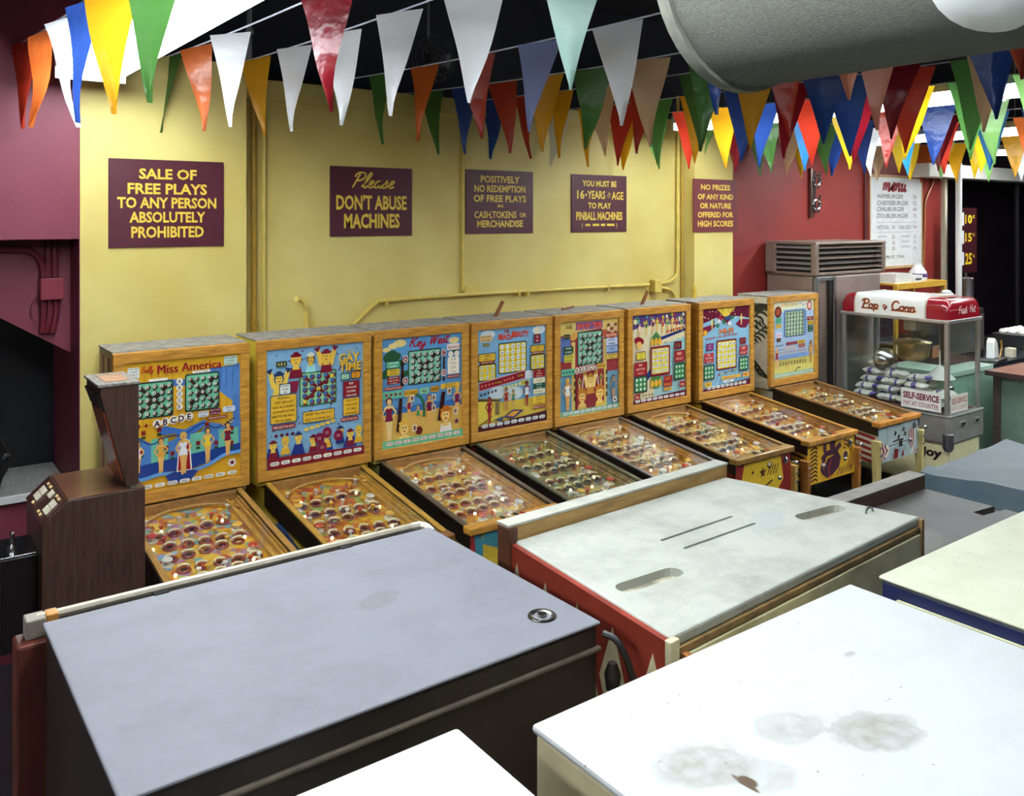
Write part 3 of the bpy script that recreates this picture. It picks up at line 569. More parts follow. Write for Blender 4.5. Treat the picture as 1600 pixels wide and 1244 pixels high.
def g7(a):
    a.rect(0, 0, 1, 1, '#8cc0dc')
    for i in range(24): a.line([(-.1+.09*i-.4, 0), (-.1+.09*i+.3 if False else -.1+.09*i, .6)], .016, '#6da6cc')
    a.poly([(0, 1), (1, 1), (1, .84), (.7, .88), (.5, .8), (.3, .88), (0, .82)], '#6a1834'); a.poly([(.3, .99), (.7, .99), (.5, .86)], '#d8b83a'); a.poly([(.42, .9), (.58, .9), (.5, 1)], '#e8d04a')
    rnd = random.Random(9)
    for i in range(24): a.star(rnd.uniform(.03, .97), rnd.uniform(.84, .98), .014, '#e8d8a0', 5)
    for i in range(14): a.ell(rnd.uniform(.2, .8), rnd.uniform(.78, .87), .035, .03, ['#3a7a58', '#e6e8e8', '#b03048', '#2a4a80'][i % 4], 9)
    a.poly([(0, .67), (.08, .7), (.22, .75), (.3, .8), (.2, .8), (.0, .78)], '#7a1c40'); a.poly([(.7, .78), (.8, .73), (.92, .72), (1, .78), (1, .82), (.8, .84)], '#7a1c40')
    lady(a, .2, .74, .13, '#e8d48a', hair='#e0c050', skin='#ecd080'); lady(a, .82, .76, .14, '#e8d48a', hair='#e0c050', skin='#ecd080'); a.ell(.06, .71, .04, .04, '#e0a838')
    a.text('HI-FI', .5, .71, .062, '#a02830', w=.3, bold=.05); a.text('HI-FI', .497, .714, .058, '#e0903c', w=.29, bold=.015)
    a.text('LIGHT OR SPOTTED', .4, .645, .025, '#b84a3c', w=.68, bold=.02, rot=2)
    a.rect(.29, .23, .715, .6, '#6a1834', .012); card(a, .31, .25, .695, .58, '#e0d23c', lines=None, disc='#efeae8', shift=13, edge='#7a1c30', rr=.38)
    panel(a, .08, .5, .22, .57, '#8a3a78', ['2 5', '3 4'], '#f0e0f0', '#5a1c48'); panel(a, .03, .34, .23, .46, '#b03840', ['RED', 'BUTTON', '4 5 6 7'], '#f0d8c8'); a.rect(.02, .13, .24, .32, '#6a1834', .01); card(a, .035, .145, .225, .305, '#3a8a58', 3, 3, lines=None, shift=3, nums=False)
    panel(a, .78, .52, .91, .6, '#7a1c30', ['7 7'], '#90804a'); panel(a, .77, .38, .95, .5, '#b03840', ['RED', '4 5 6 7'], '#f0d8c8'); a.rect(.76, .18, .96, .36, '#6a1834', .01); card(a, .775, .195, .945, .345, '#3a8a58', 3, 3, lines=None, shift=6, nums=False)
    for i in range(6): a.star(.33+.07*i, .18+.006*i, .028, '#b8a048' if i % 2 else '#7a2830', 4)
    panel(a, .38, .11, .8, .15, '#d8b048', ['BEFORE 5th BALL'], '#b03030'); panel(a, .84, .1, .97, .16, '#e0a038', ['4th'], '#7a2020'); panel(a, .04, .05, .18, .11, '#e0b838', ['5th'], '#7a2020'); panel(a, .42, .07, .64, .1, '#eef0f0', ['SCORES'], '#555')
    a.poly([(0, 0), (1, 0), (1, .075), (0, .03)], '#5a1830'); pills(a, .035, .08, .92, 9, '#e6e6e6', words=EB, h=.036)
def g8(a):
    a.rect(0, 0, 1, 1, '#a9c4e2'); a.rect(0, .86, 1, 1, '#dfe2c0'); a.rect(0, .0, 1, .24, '#dcd270'); a.rect(0, 0, 1, .06, '#9fc0a8')
    [a.rect(.2+.05*i, .93, .235+.05*i, .98, ['#d8b070', '#c8a860', '#b0a878'][i % 3], .008) for i in range(8)]; a.line([(.62, .95), (.68, .97), (.72, .93), (.8, .95)], .012, '#7a88c0', True)
    a.ell(.12, .87, .085, .085, '#6a2820'); a.ell(.12, .87, .05, .05, '#a85030'); a.ell(.89, .92, .065, .075, '#8a2030'); a.ell(.89, .92, .045, .05, '#e8b8b0')
    a.rect(.25, .52, .8, .89, '#7f9fd0', .01); card(a, .3, .54, .74, .86, '#c6e0c0', 6, 6, lines=None, disc='#4a5a4a', ink='#e8f0d8', shift=4, edge='#3a4a58', rr=.36)
    for i in range(9): a.ell(.26, .56+.035*i, .012, .012, '#2a3a68', 6); a.ell(.78, .56+.035*i, .012, .012, '#2a3a68', 6)
    panel(a, .05, .72, .19, .8, '#5fae8a', ['1 2'], '#1d4a38'); panel(a, .05, .66, .19, .71, '#d8b050', ['SCORE'], '#6a4010'); panel(a, .06, .53, .18, .6, '#e8d8e4', ['3 4'], '#a05080'); panel(a, .08, .48, .17, .53, '#4a2818', ['5'], '#d8b080')
    panel(a, .82, .72, .97, .77, '#8c2028', ['RED'], '#f0d8b0'); panel(a, .83, .66, .97, .71, '#d8a830', ['YELLOW'], '#5a3a10'); panel(a, .84, .56, .96, .65, '#2c5a40', ['1 2', '3 4'], '#d8e8d0')
    for i in range(4): a.star(.06+.05*i, .43, .018, '#3a3038', 3, .5, 0); a.star(.06+.05*i, .37, .018, '#3a3038', 3, .5, 0)
    for i in range(5): a.ell(.32+.055*i, .44, .026, .026, '#8c2830'); a.ell(.28+.055*i, .385, .022, .022, '#d8b0a0')
    panel(a, .58, .42, .76, .465, '#d8a830', ['SELECT'], '#5a3010'); panel(a, .6, .37, .76, .41, '#8c2028', ['BUTTON'], '#f0c8a0')
    a.rect(.12, .24, .82, .3, '#7898cc')
    for i in range(10): a.rect(.14+.068*i, .3, .175+.068*i, .36, '#e6e4dc'); a.rect(.148+.068*i, .31, .167+.068*i, .35, '#a03840' if i % 2 else '#3a5a90'); a.rect(.145+.068*i, .16, .17+.068*i, .21, '#6a5a30')
    lady(a, .07, .13, .27, '#8a2038', hair='#e0a838', skin='#e8b080'); lady(a, .9, .14, .3, '#d8a030', hair='#3a2018', skin='#c08040'); lady(a, .34, .07, .13, '#d89a50', hair='#a87030', skin='#e0b868')
    a.line([(.5, .06), (.56, .1), (.64, .1)], .012, '#3a3028', True); pills(a, .03, .05, .95, 8, '#d8e2d0', words=EB, h=.022)
GLASSES = [g1, g2, g3, g4, g5, g6, g7, g8]
# ------------------------------------------------------------------ pinball machines along the wall
YH = 4.77; BODY_W = 0.61; LEN = 0.985
def top_z(y): return 0.948+(y)*0.135          # side board top, y = 0 at the head .. -LEN at the front
BULB = M('#fff0c0', 0.4, var=0, emit=1.6)
RING_R = M('#8c3020', 0.4, var=0.1); RING_C = M('#e8dcb0', 0.4, var=0.1); HOLE = M('#17100c', 0.7, var=0)
CAPS = [M(c, 0.3, var=0.05, coat=0.4) for c in ('#e9e2cc', '#b83a2a', '#e0b03a', '#d8d8d0', '#6f9fa8')]
SHARED = {}
def shared(key, fn):
    if key not in SHARED: SHARED[key] = fn()
    return SHARED[key]
def mesh_of(mb, mats, smooth=True):
    o = mb.build('tmp', mats, smooth=smooth); me = o.data; bpy.data.objects.remove(o); return me
def ring_mesh(red):
    m = MB().torus((0, 0, .003), .023, .006, 12, 5, mi=0).torus((0, 0, .005), .032, .0035, 12, 4, mi=0).lathe([(0, .001), (.018, .001)], 10, mi=2)
    m.tube([(.029*math.cos(a), .029*math.sin(a), .014) for a in [math.radians(15+15*i) for i in range(11)]], .006, 5, 1)
    return mesh_of(m, [red, RING_C, HOLE])
def post_mesh(cap): return mesh_of(MB().lathe([(.006, 0), (.006, .022), (.012, .022), (.012, .03), (.004, .033), (0, .033)], 9, mi=0), cap)
def bumper_mesh(cap):
    return mesh_of(MB().lathe([(.03, 0), (.03, .006), (.012, .008), (.012, .03)], 12, mi=1).lathe([(.0, .04), (.02, .038), (.026, .032), (.024, .028), (0, .028)], 12, mi=0), [cap, CAPS[0]])
def bulb_mesh(): return mesh_of(MB().lathe([(.007, 0), (.009, .006), (.009, .01), (.006, .014), (0, .015)], 8), BULB)
def field_mat(seed, cols, scale):
    m = bpy.data.materials.new('playfield_paint'); m.use_nodes = True; nt = m.node_tree; L = nt.links; b = nt.nodes['Principled BSDF']
    b.inputs['Roughness'].default_value = .35
    tc = nt.nodes.new('ShaderNodeTexCoord'); mp = nt.nodes.new('ShaderNodeMapping'); mp.inputs['Location'].default_value = (seed*3.1, seed*1.7, 0)
    v = nt.nodes.new('ShaderNodeTexVoronoi'); v.inputs['Scale'].default_value = scale; v.feature = 'F1'
    r = nt.nodes.new('ShaderNodeValToRGB'); r.color_ramp.interpolation = 'CONSTANT'
    sp = nt.nodes.new('ShaderNodeSeparateColor')
    el = r.color_ramp.elements; n = len(cols)
    while len(el) < n: el.new(0.5)
    for i, c in enumerate(cols): el[i].position = i/n; el[i].color = lin(c)
    L.new(tc.outputs['Object'], mp.inputs[0]); L.new(mp.outputs[0], v.inputs['Vector']); L.new(v.outputs['Color'], sp.inputs[0]); L.new(sp.outputs[0], r.inputs[0]); L.new(r.outputs[0], b.inputs['Base Color'])
    return m
FIELDS = [['#c08c1c', '#a87a90', '#d0a028', '#7aa09a', '#b04a2c', '#d0a83c', '#b88a20', '#c08a24'],
          ['#c08a1c', '#d0a428', '#a87018', '#a03c20', '#8aa050', '#d0a830', '#b85a28', '#b88420'],
          ['#d09a20', '#b87818', '#d0b858', '#a84a28', '#98985a', '#d8ac38', '#b87228', '#c89a30'],
          ['#7a8a44', '#988a38', '#688058', '#a89438', '#8c4c2c', '#88904c', '#78906c', '#a07828'],
          ['#b88a24', '#d0b468', '#a87018', '#9c5430', '#b89848', '#d0c488', '#a87828', '#b89038'],
          ['#c89420', '#d0b050', '#b07814', '#a85c24', '#d0c488', '#b89030', '#b88020', '#c8a440'],
          ['#c89420', '#b88014', '#d0b050', '#a84c20', '#b09430', '#d09a24', '#b86c24', '#a88420'],
          ['#b88a24', '#b07828', '#c8a850', '#a85c34', '#b89040', '#c89c34', '#a8702c', '#b89a50']]
def front_art(k, a):
    if k == 0 or k == 1:
        a.rect(0, 0, 1, 1, '#d8b43a'); a.poly([(.1, .1), (.9, .2), (.7, .6), (.2, .5)], '#3f6fa0')
    elif k == 2:
        a.rect(0, 0, 1, 1, '#d8b43a'); a.poly([(0, 0), (.12, 0), (.1, 1), (0, 1)], '#a02a28'); a.line([(.08, 1), (.1, .6), (.06, .3), (.12, 0)], .08, '#3f8a9a', True); a.line([(.15, .95), (.5, .7), (.9, .85)], .16, '#3f8a9a', True); a.poly([(.4, .2), (.6, .3), (.5, .6)], '#8a2a28')
    elif k == 3:
        a.rect(0, 0, 1, 1, '#a02c24'); a.ell(.55, .5, .3, .2, '#6a8a4a'); a.ell(.75, .6, .16, .12, '#c8b040'); a.star(.4, .6, .1, '#d8c04a')
    elif k == 4:
        a.rect(0, 0, 1, 1, '#d8b030'); a.poly([(0, 0), (.1, 0), (.06, 1), (0, 1)], '#9a2824'); a.star(.5, .5, .15, '#7a2c20')
    elif k == 5:
        a.rect(0, 0, 1, 1, '#e0b82e')
        a.poly([(0, 0), (.18, 0), (.09, .45), (.16, 1), (0, 1)], '#9a2a24'); a.poly([(1, 0), (.7, .0), (.86, .4), (.8, 1), (1, 1)], '#9a2a24')
        for x in (.04, .08): a.line([(x, 0), (x, 1)], .012, '#6a1818')
        for x in (.9, .95): a.line([(x, 0), (x-.02, 1)], .012, '#6a1818')
        a.line([(.2, .5), (.72, .08)], .02, '#2a1a14'); a.line([(.24, .1), (.66, .42)], .02, '#2a1a14'); a.poly([(.16, .52), (.3, .5), (.34, .36), (.2, .3)], '#7a2c20')
        a.star(.48, .66, .07, '#5a2c20'); a.star(.3, .72, .03, '#2a1a14', 4); a.ell(.6, .8, .04, .04, '#3a2018'); a.ell(.6, .82, .026, .026, '#f0e0c0')
        for i in range(4): a.line([(.56+.05*i, .56), (.62+.05*i, .78)], .014, '#2a1a14')
        a.poly([(.2, .16), (.3, .2), (.27, .28)], '#e8e0c8'); a.line([(.28, .0), (.5, .06), (.7, .02)], .03, '#2a1a14', True)
    elif k == 6:
        a.rect(0, 0, 1, 1, '#dca824')
        pur = '#4c2438'
        a.poly([(.38, .05), (.52, .1), (.66, .25), (.7, .5), (.62, .72), (.54, .6), (.42, .55), (.34, .35)], pur); a.ell(.52, .86, .06, .07, pur); a.ell(.36, .84, .04, .06, pur)
        a.line([(.3, .55), (.4, .68), (.56, .7), (.7, .85)], .07, pur, True); a.line([(.44, .1), (.3, .3), (.36, .6)], .06, pur, True); a.line([(.5, .5), (.44, .25), (.48, .02)], .02, '#b83a2a', True)
        for r in (.2, .26, .32): a.line([(.72+r*math.cos(math.radians(t))*.8, .42+r*1.6*math.sin(math.radians(t))) for t in range(-40, 100, 20)], .025, '#8a4a20', True)
        a.ell(.8, .52, .08, .08, '#e8c040'); a.ell(.8, .52, .05, .05, '#4c2438')
        for i in range(9): a.line([(.06, .06+.1*i), (.16, .12+.1*i), (.2, .06+.1*i)], .02, '#3a1c20', True)
        a.poly([(.3, .4), (.38, .38), (.36, .46), (.29, .48)], '#e8e8e0'); [a.line([(.62+.06*i, .06), (.68+.06*i, .22)], .016, '#4c2438') for i in range(5)]; a.line([(.25, .95), (.6, .93)], .012, '#3a1c20')
    else:
        a.rect(0, 0, 1, 1, '#b4c4c4'); a.line([(.22, .97), (.22, .4), (.8, .45), (.8, .97), (.22, .97)], .012, '#4a5a60')
        for i in range(6):
            c = '#8c2424' if i % 2 == 0 else '#efe8dc'
            a.line([(.02+.03*i, .02+.02*i), (.06+.04*i, .3), (.02+.035*i, .55-.02*i)], .045, c, True); a.line([(.98-.03*i, .05), (.8-.0*i+.02*i, .3), (.78+.025*i, .75)], .04, c, True)
        a.poly([(.3, .02), (.62, .02), (.7, .3), (.5, .42), (.34, .3)], '#9fb4b8'); a.poly([(.36, .02), (.48, .02), (.5, .26), (.4, .3)], '#8c2424'); a.poly([(.56, .02), (.64, .05), (.62, .24)], '#8c2424')
        for x, y in ((.42, .72), (.62, .78), (.5, .6), (.66, .64)): a.star(x, y, .05, '#2a1c1c', 4, .4, 20)
        a.star(.55, .4, .07, '#2a1c1c', 4, .5, 45); a.line([(.36, .5), (.5, .52), (.62, .5)], .02, '#2a1c1c', True)
SIDE = ['#c9a93c', '#d0b442', '#8a8a52', '#7a2f2a', '#b8902c', '#8c2c26', '#c89a2a', '#c9c4b0']
HEADSIDE = ['#b9a070', '#d8c13c', '#c9b060', '#b8903c', '#b8903c', '#b88a3a', '#b07a30', '#c7c1ad']
RAILM = [M('#a67a3c', .4, var=.2, scale=6, stretch=(12, 1, 12), coat=.3), M('#b88a34', .4, var=.2, scale=6, stretch=(12, 1, 12), coat=.3), M('#5a4a3a', .35, var=.2, coat=.3), M('#5a5a44', .35, var=.2, coat=.3), STEEL, M('#8a6a30', .4, var=.2, coat=.3), M('#b07a2c', .4, var=.2, coat=.3), M('#8a6030', .4, var=.2, coat=.3)]
FRONTM = [WOODX, M('#7a4c22', .4, var=.2, coat=.3), WOODX, M('#7a5a2c', .4, var=.2, coat=.3), STEEL, M('#8f6a2c', .4, var=.2, coat=.3), M('#b88032', .4, var=.2, coat=.3), M('#c07e2e', .4, var=.2, coat=.3)]
LABELS = [
 'wooden pinball machine with beauty contest and two number cards on its yellow backglass',
 'pinball machine whose light blue backglass shows a cheering party crowd and yellow lettering',
 'pinball machine with palm tree and beach scene backglass under red script title',
 'pinball machine whose backglass has a plain yellow number card over sunbathers',
 'pinball machine with dark red stage show backglass between two wooden framed heads',
 'pinball machine with purple and cream jester backglass and green number side cards',
 'pinball machine with blue striped backglass and purple dancing figure on yellow front',
 'pale grey pinball machine with fern leaves on its head side and red striped front']
def seg(x0, x1): return (x0+x1)/2, x1-x0
HEADS = [(P(175, 500, y=YH).x, P(390, 500, y=YH).x), (P(401, 500, y=YH).x, P(580, 500, y=YH).x), (P(585, 500, y=YH).x, P(732, 500, y=YH).x),
         (P(736, 500, y=YH).x, P(862, 500, y=YH).x), (P(866, 500, y=YH).x, P(974, 500, y=YH).x), (P(980, 500, y=YH).x, P(1078, 500, y=YH).x),
         (P(1090, 500, y=YH).x, P(1178, 500, y=YH).x), (P(1201, 500, y=YH).x, P(1279, 500, y=YH).x)]
ZTOP = 1.75; ZBOT = 0.955
def pinball(k):
    xc, hw = seg(*HEADS[k]); hw = min(hw, .71); rnd = random.Random(k+3)
    t = thing('pinball_machine', LABELS[k], 'pinball machine', (xc, YH, 0), 0, 'pinball machines along the yellow wall')
    w2 = BODY_W/2; side = M(SIDE[k], .5, var=.15, scale=8)
    # --- head
    hm = M(HEADSIDE[k], .5, var=.15, scale=6)
    hd = B(-hw/2+.008, hw/2-.008, .02, .36, ZBOT-.03, ZTOP-.004).build('head_case', hm, t, .004)
    B(-hw/2+.004, hw/2-.004, .03, .365, ZTOP-.004, ZTOP+.006).build('head_top', DUST, t, .003)
    wf = .052
    for nm, bx, mt in (('frame_rail', (-hw/2, hw/2, -.012, .03, ZTOP-.055, ZTOP), WOODX), ('frame_rail', (-hw/2, hw/2, -.012, .03, ZBOT, ZBOT+.062), WOODX),
                       ('frame_rail', (-hw/2, -hw/2+wf, -.01, .028, ZBOT+.06, ZTOP-.053), WOOD), ('frame_rail', (hw/2-wf, hw/2, -.01, .028, ZBOT+.06, ZTOP-.053), WOOD)):
        B(*bx).build(nm, mt, t, .004)
    gw = hw-2*wf; gh = ZTOP-.055-ZBOT-.062
    bg = B(-gw/2-.01, gw/2+.01, .006, .02, ZBOT+.055, ZTOP-.05).build('backglass', M('#d8c890', .3, var=.1), t)
    a = Art(gw, gh); GLASSES[k](a); a.build('backglass_print', bg, (-gw/2, .006, ZBOT+.062), (1, 0, 0), (0, 0, 1), GLOW)
    if k == 7:      # fern leaves on the visible side of the head
        fa = Art(.33, .7); fa.rect(.0, 0, 1, 1, '#c9c3ae')
        for stem in ([(.05, .52), (.35, .72), (.9, .97)], [(.02, .5), (.4, .54), (.95, .72)], [(.05, .46), (.3, .3), (.8, .08)], [(.02, .9), (.4, .93), (.8, .99)]):
            q_ = smooth_path([Vector(p) for p in stem], 5); fa.line([tuple(p) for p in q_], .05, '#2e3024')
            for i in range(1, len(q_)):
                p = q_[i]; fa.line([(p.x, p.y), (p.x+.18, p.y-.01), (p.x+.3, p.y-.06)], .07, '#30332a', True, True); fa.line([(p.x, p.y), (p.x-.12, p.y+.04), (p.x-.12, p.y+.1)], .06, '#30332a', True, True)
        fa.build('fern_print', hd, (-hw/2+.008, .355, ZBOT+.03), (0, -1, 0), (0, 0, 1), PAINT)
    if k == 0:
        fa = Art(.33, .75)
        for i, c in enumerate(('#b9a070', '#8c2a26', '#c9b080', '#8c2a26', '#a89060')): fa.rect(i*.2, 0, i*.2+.2, 1, c)
        fa.build('stripe_print', hd, (-hw/2+.008, .355, ZBOT+.01), (0, -1, 0), (0, 0, 1), PAINT)
    if k in (3, 4, 5, 6):
        zz = ZTOP+.006
        if k == 4: MB().tube([(-.1, .2, zz+.008), (.1, .3, zz+.008)], .008, 6).build('latch', M('#8a4a24', .5), t)
        elif k == 6: MB().tube([(-.06, .3, zz), (-.06, .3, zz+.1)], [.022, .016], 8).build('latch', M('#d0b040', .5), t)
        else: MB().prism([(-.05, zz), (-.02, zz), (.04, zz+.1), (.02, zz+.11)], 1, .15, .165).build('latch', M('#8a5228', .5), t)
    # --- cabinet
    zb = .49
    prof = [(.3, zb), (-LEN, zb), (-LEN, top_z(-LEN)-.045), (0.02, top_z(0)-.045), (.3, .93)]
    cab = MB()
    cab.prism(prof, 0, -w2, -w2+.02).prism(prof, 0, w2-.02, w2)
    cab.box(-w2+.02, w2-.02, -LEN+.02, .3, zb, zb+.02).box(-w2+.02, w2-.02, .28, .3, zb, .93)
    cb = cab.build('cabinet', side, t)
    if k in (0, 1):     # landscape painted on the side board
        sa = Art(LEN, .4)
        sa.poly([(0, .3), (.2, .75), (.5, .55), (1, .3), (1, 0), (0, 0)], '#3f6fa8'); sa.line([(.1, .6), (.4, .55), (.7, .35), (1, .25)], .05, '#2c4a80', True)
        for i in range(9): sa.star(.15+.1*i, .62-.04*i, .03, ['#26324a', '#8a3a28', '#5a86b8'][i % 3], 6, .4); sa.line([(.1+.1*i, .62-.03*i), (.11+.1*i, .95-.05*i)], .006, '#2a2a1c')
        sa.build('side_print', cb, (-w2, 0, zb), (0, -1, 0), (0, 0, 1), PAINT)
    if k in (6, 7):
        sa = Art(LEN, .32); sa.rect(0, 0, 1, 1, '#c9a030' if k == 6 else '#c9c4b0')
        for i in range(6): sa.line([(.5+.0*i, .05+.15*i), (.75, .1+.15*i), (.98, .02+.15*i)], .02 if k == 6 else .026, '#3a1c20' if k == 6 else '#8c2424', True)
        sa.build('side_print', cb, (-w2, 0, zb), (0, -1, 0), (0, 0, 1), PAINT)
    slope = math.atan(.135); dv = Vector((0, -math.cos(slope), -math.sin(slope))); nv = Vector((0, -math.sin(slope), math.cos(slope)))
    for sx in (-1, 1):
        x0 = sx*(w2-.024); x1 = sx*(w2+.006)
        pr = [(0, top_z(0)-.012), (-LEN, top_z(-LEN)-.012), (-LEN, top_z(-LEN)), (0, top_z(0))]
        MB().prism(pr, 0, min(x0, x1), max(x0, x1)).build('side_rail', RAILM[k], t, .003)
        x0 = sx*(w2+.001); x1 = sx*(w2+.009)
        pr = [(0.0, top_z(0)-.13), (-LEN-.01, top_z(-LEN)-.1), (-LEN-.01, top_z(-LEN)-.014), (0, top_z(0)-.014)]
        MB().prism(pr, 0, min(x0, x1), max(x0, x1)).build('rail_skirt', M('#1c1512', .35, var=.2, coat=.2), t)
    zf = top_z(-LEN)
    B(-w2-.012, w2+.012, -LEN-.03, -LEN+.045, zf-.035, zf+.006).build('front_rail', FRONTM[k], t, .008 if k != 4 else .014)
    fp = B(-w2, w2, -LEN-.004, -LEN+.018, zb, zf-.035).build('front_panel', side, t)
    a = Art(2*w2, zf-.035-zb); front_art(k, a); a.build('front_print', fp, (-w2, -LEN-.004, zb), (1, 0, 0), (0, 0, 1), PAINT)
    # --- playfield under glass
    o = Vector((0, 0, top_z(0)-.055)); PL = LEN*1.005
    def pt(s, d, h=0): return o+Vector((s, 0, 0))+dv*d+nv*h
    iw = w2-.03
    pf = MB().hexa([pt(-iw, PL, -.012), pt(iw, PL, -.012), pt(iw, 0, -.012), pt(-iw, 0, -.012)], [pt(-iw, PL), pt(iw, PL), pt(iw, 0), pt(-iw, 0)]).build('playfield', field_mat(k, FIELDS[k], 26), t)
    MB().hexa([pt(-iw-.006, PL-.02, .043), pt(iw+.006, PL-.02, .043), pt(iw+.006, .0, .043), pt(-iw-.006, .0, .043)], [pt(-iw-.006, PL-.02, .046), pt(iw+.006, PL-.02, .046), pt(iw+.006, .0, .046), pt(-iw-.006, .0, .046)]).build('top_glass', GLASS, t)
    lane = iw-.075      # wooden shooter lane on the right
    lw = M(['#b98a44', '#bf9138', '#c08a40', '#8a7a4a', '#b8863c', '#b8863c', '#b07a38', '#a87a40'][k], .35, var=.25, scale=6, stretch=(12, 1, 12), coat=.3)
    for a0, a1, h in ((lane+.004, lane+.016, .03), (lane+.05, lane+.062, .03), (iw-.008, iw, .04)):
        MB().hexa([pt(a0, PL-.05, 0), pt(a1, PL-.05, 0), pt(a1, .06, 0), pt(a0, .06, 0)], [pt(a0, PL-.05, h), pt(a1, PL-.05, h), pt(a1, .06, h), pt(a0, .06, h)]).build('lane_strip', lw, t)
    MB().hexa([pt(lane+.017, PL-.05, .001), pt(iw-.009, PL-.05, .001), pt(iw-.009, .06, .001), pt(lane+.017, .06, .001)], [pt(lane+.017, PL-.05, .006), pt(iw-.009, PL-.05, .006), pt(iw-.009, .06, .006), pt(lane+.017, .06, .006)]).build('lane_floor', lw, t)
    # curved arch at the head end
    ap = [pt(-iw+.01+(iw+iw-.02)*i/14, .03+.13*((2*i/14-1)**2)**1.3, .018) for i in range(15)]
    MB().tube(ap, .007, 6).build('arch_rail', lw, t, smooth=True)
    B(-iw, iw, -.02, .0, top_z(0)-.065, top_z(0)-.004).build('back_board', M('#a87a44', .45, var=.2, coat=.3), t)
    # printed patches
    a = Art(lane+iw-.02, PL); rr = random.Random(k*11+1)
    pal = [['#d9b23e', '#9fc0b4', '#c8603c', '#b07ab8', '#7aa0c8', '#e0c868', '#b84a38', '#90b070'], ['#d9b23e', '#e0c050', '#b8482c', '#98b860', '#c87a38', '#80a8a0', '#8c3040', '#e0c868'], ['#d9a83e', '#e6cf80', '#b8482c', '#d8d8b0', '#c87a38', '#88b0a8', '#8c3040', '#e0c868']][min(k, 2)]
    if k == 3: pal = ['#6f9068', '#b8a84c', '#a8603c', '#88a890', '#c0b860', '#7a8a50', '#b87838', '#98a878']
    for i in range(46): a.ell(rr.uniform(.04, .96), rr.uniform(.04, .94), rr.uniform(.02, .055), rr.uniform(.015, .045), pal[i % 8], 9, rr.uniform(0, 90))
    for i in range(26): a.star(rr.uniform(.05, .95), rr.uniform(.05, .93), rr.uniform(.018, .035), pal[(i*3+1) % 8], 4+i % 3, .45, rr.uniform(0, 90))
    for i in range(9): a.rect(.04+.1*i, .03, .12+.1*i, .075, ['#e8e0c0', '#b84a38'][i % 2], .004)
    a.build('playfield_print', pf, pt(-iw+.01, PL-.005, .0004), (1, 0, 0), -dv, lambda c: M(c, .35, var=.08, scale=30))
    # number holes in rows, with wire guards
    red = M(['#8c3020', '#7c2c20', '#8c3020', '#54402c', '#7a5030', '#7a5030', '#8c3828', '#8a5838'][k], .4, var=.1)
    rm = shared(('ring', k), lambda: ring_mesh(red)); rot = Matrix.Rotation(slope, 3, 'X')
    def put(name, me, s, d, h=0):
        ob = link(name, me, t); ob.location = pt(s, d, h); ob.rotation_euler = (slope, 0, rnd.uniform(-.4, .4)); return ob
    for j in range(5):
        for i in range(5):
            put('hole_ring', rm, -iw+.075+.083*i+(.02 if j % 2 else -.005), .28+.118*j+.008*i*(1 if j % 2 else -1))
    for i in range(9): put('post', shared(('post', i % 5), lambda: post_mesh(CAPS[i % 5])), -iw+.05+.052*i, .12+.03*((i*7) % 4))
    for i in range(14): put('post', shared(('post', i % 5), lambda: post_mesh(CAPS[i % 5])), rnd.uniform(-iw+.03, lane-.03), rnd.choice([.225, .34, .46, .575, .69, .84])+rnd.uniform(-.012, .012))
    for i, (s, d) in enumerate(((-iw+.035, .3), (lane-.035, .36), (-iw+.04, .56), (lane-.04, .6), (-.12, .85), (.08, .86), (lane-.035, .8))):
        put('bumper', shared(('bump', (i+k) % 3), lambda: bumper_mesh(CAPS[(1, 2, 3)[(i+k) % 3]])), s, d)
    for i, (s, d) in enumerate(((-iw+.09, .235), (lane-.07, .25), (-iw+.03, .4), (lane-.03, .47), (-iw+.05, .68), (lane-.08, .7), (0, .8), (-.14, .78), (.1, .9))):
        put('lamp_bulb', shared('bulb', bulb_mesh), s+rnd.uniform(-.02, .02), d, .004)
    ac = MB().hexa([pt(-iw+.01, PL-.045, .002), pt(lane, PL-.045, .002), pt(lane, PL-.11, .002), pt(-iw+.01, PL-.11, .002)], [pt(-iw+.01, PL-.045, .02), pt(lane, PL-.045, .02), pt(lane, PL-.11, .012), pt(-iw+.01, PL-.11, .012)])
    ac.build('apron', M(['#d8cfa0', '#9ab060', '#a8b0a0', '#8a9a78', '#d8d0b0', '#d8c070', '#c87a50', '#b89a60'][k], .4, var=.15), t)
    for i in range(4): B(-.09+.045*i, -.07+.045*i, -LEN-.002, -LEN+.03, zf+.006, zf+.014).build('push_button', M(['#2a2420', '#e0d8c0', '#2a2420', '#b03a2a'][i], .3), t, .003)
    # plunger, lock and legs
    pg = MB().lathe([(.0, 0), (.026, 0), (.026, .012), (.012, .02), (.006, .024), (.006, .075), (.013, .08), (.017, .095), (.012, .11), (0, .113)], 14, (w2-.07, -LEN-.004, zf-.085), (0, -1, 0)).build('plunger', CHROME, t, smooth=True)
    MB().lathe([(0, 0), (.016, 0), (.016, .012), (.008, .02), (0, .02)], 12, (w2-.14, -LEN-.004, zf-.2), (0, -1, 0)).build('coin_knob', CHROME, t, smooth=True)
    legm = M(['#b48238', '#b48238', '#b08038', '#a87838', '#b48a3c', '#b08a40', '#a86a2c', '#c8b878'][k], .5, var=.2, scale=5, stretch=(6, 6, 1))
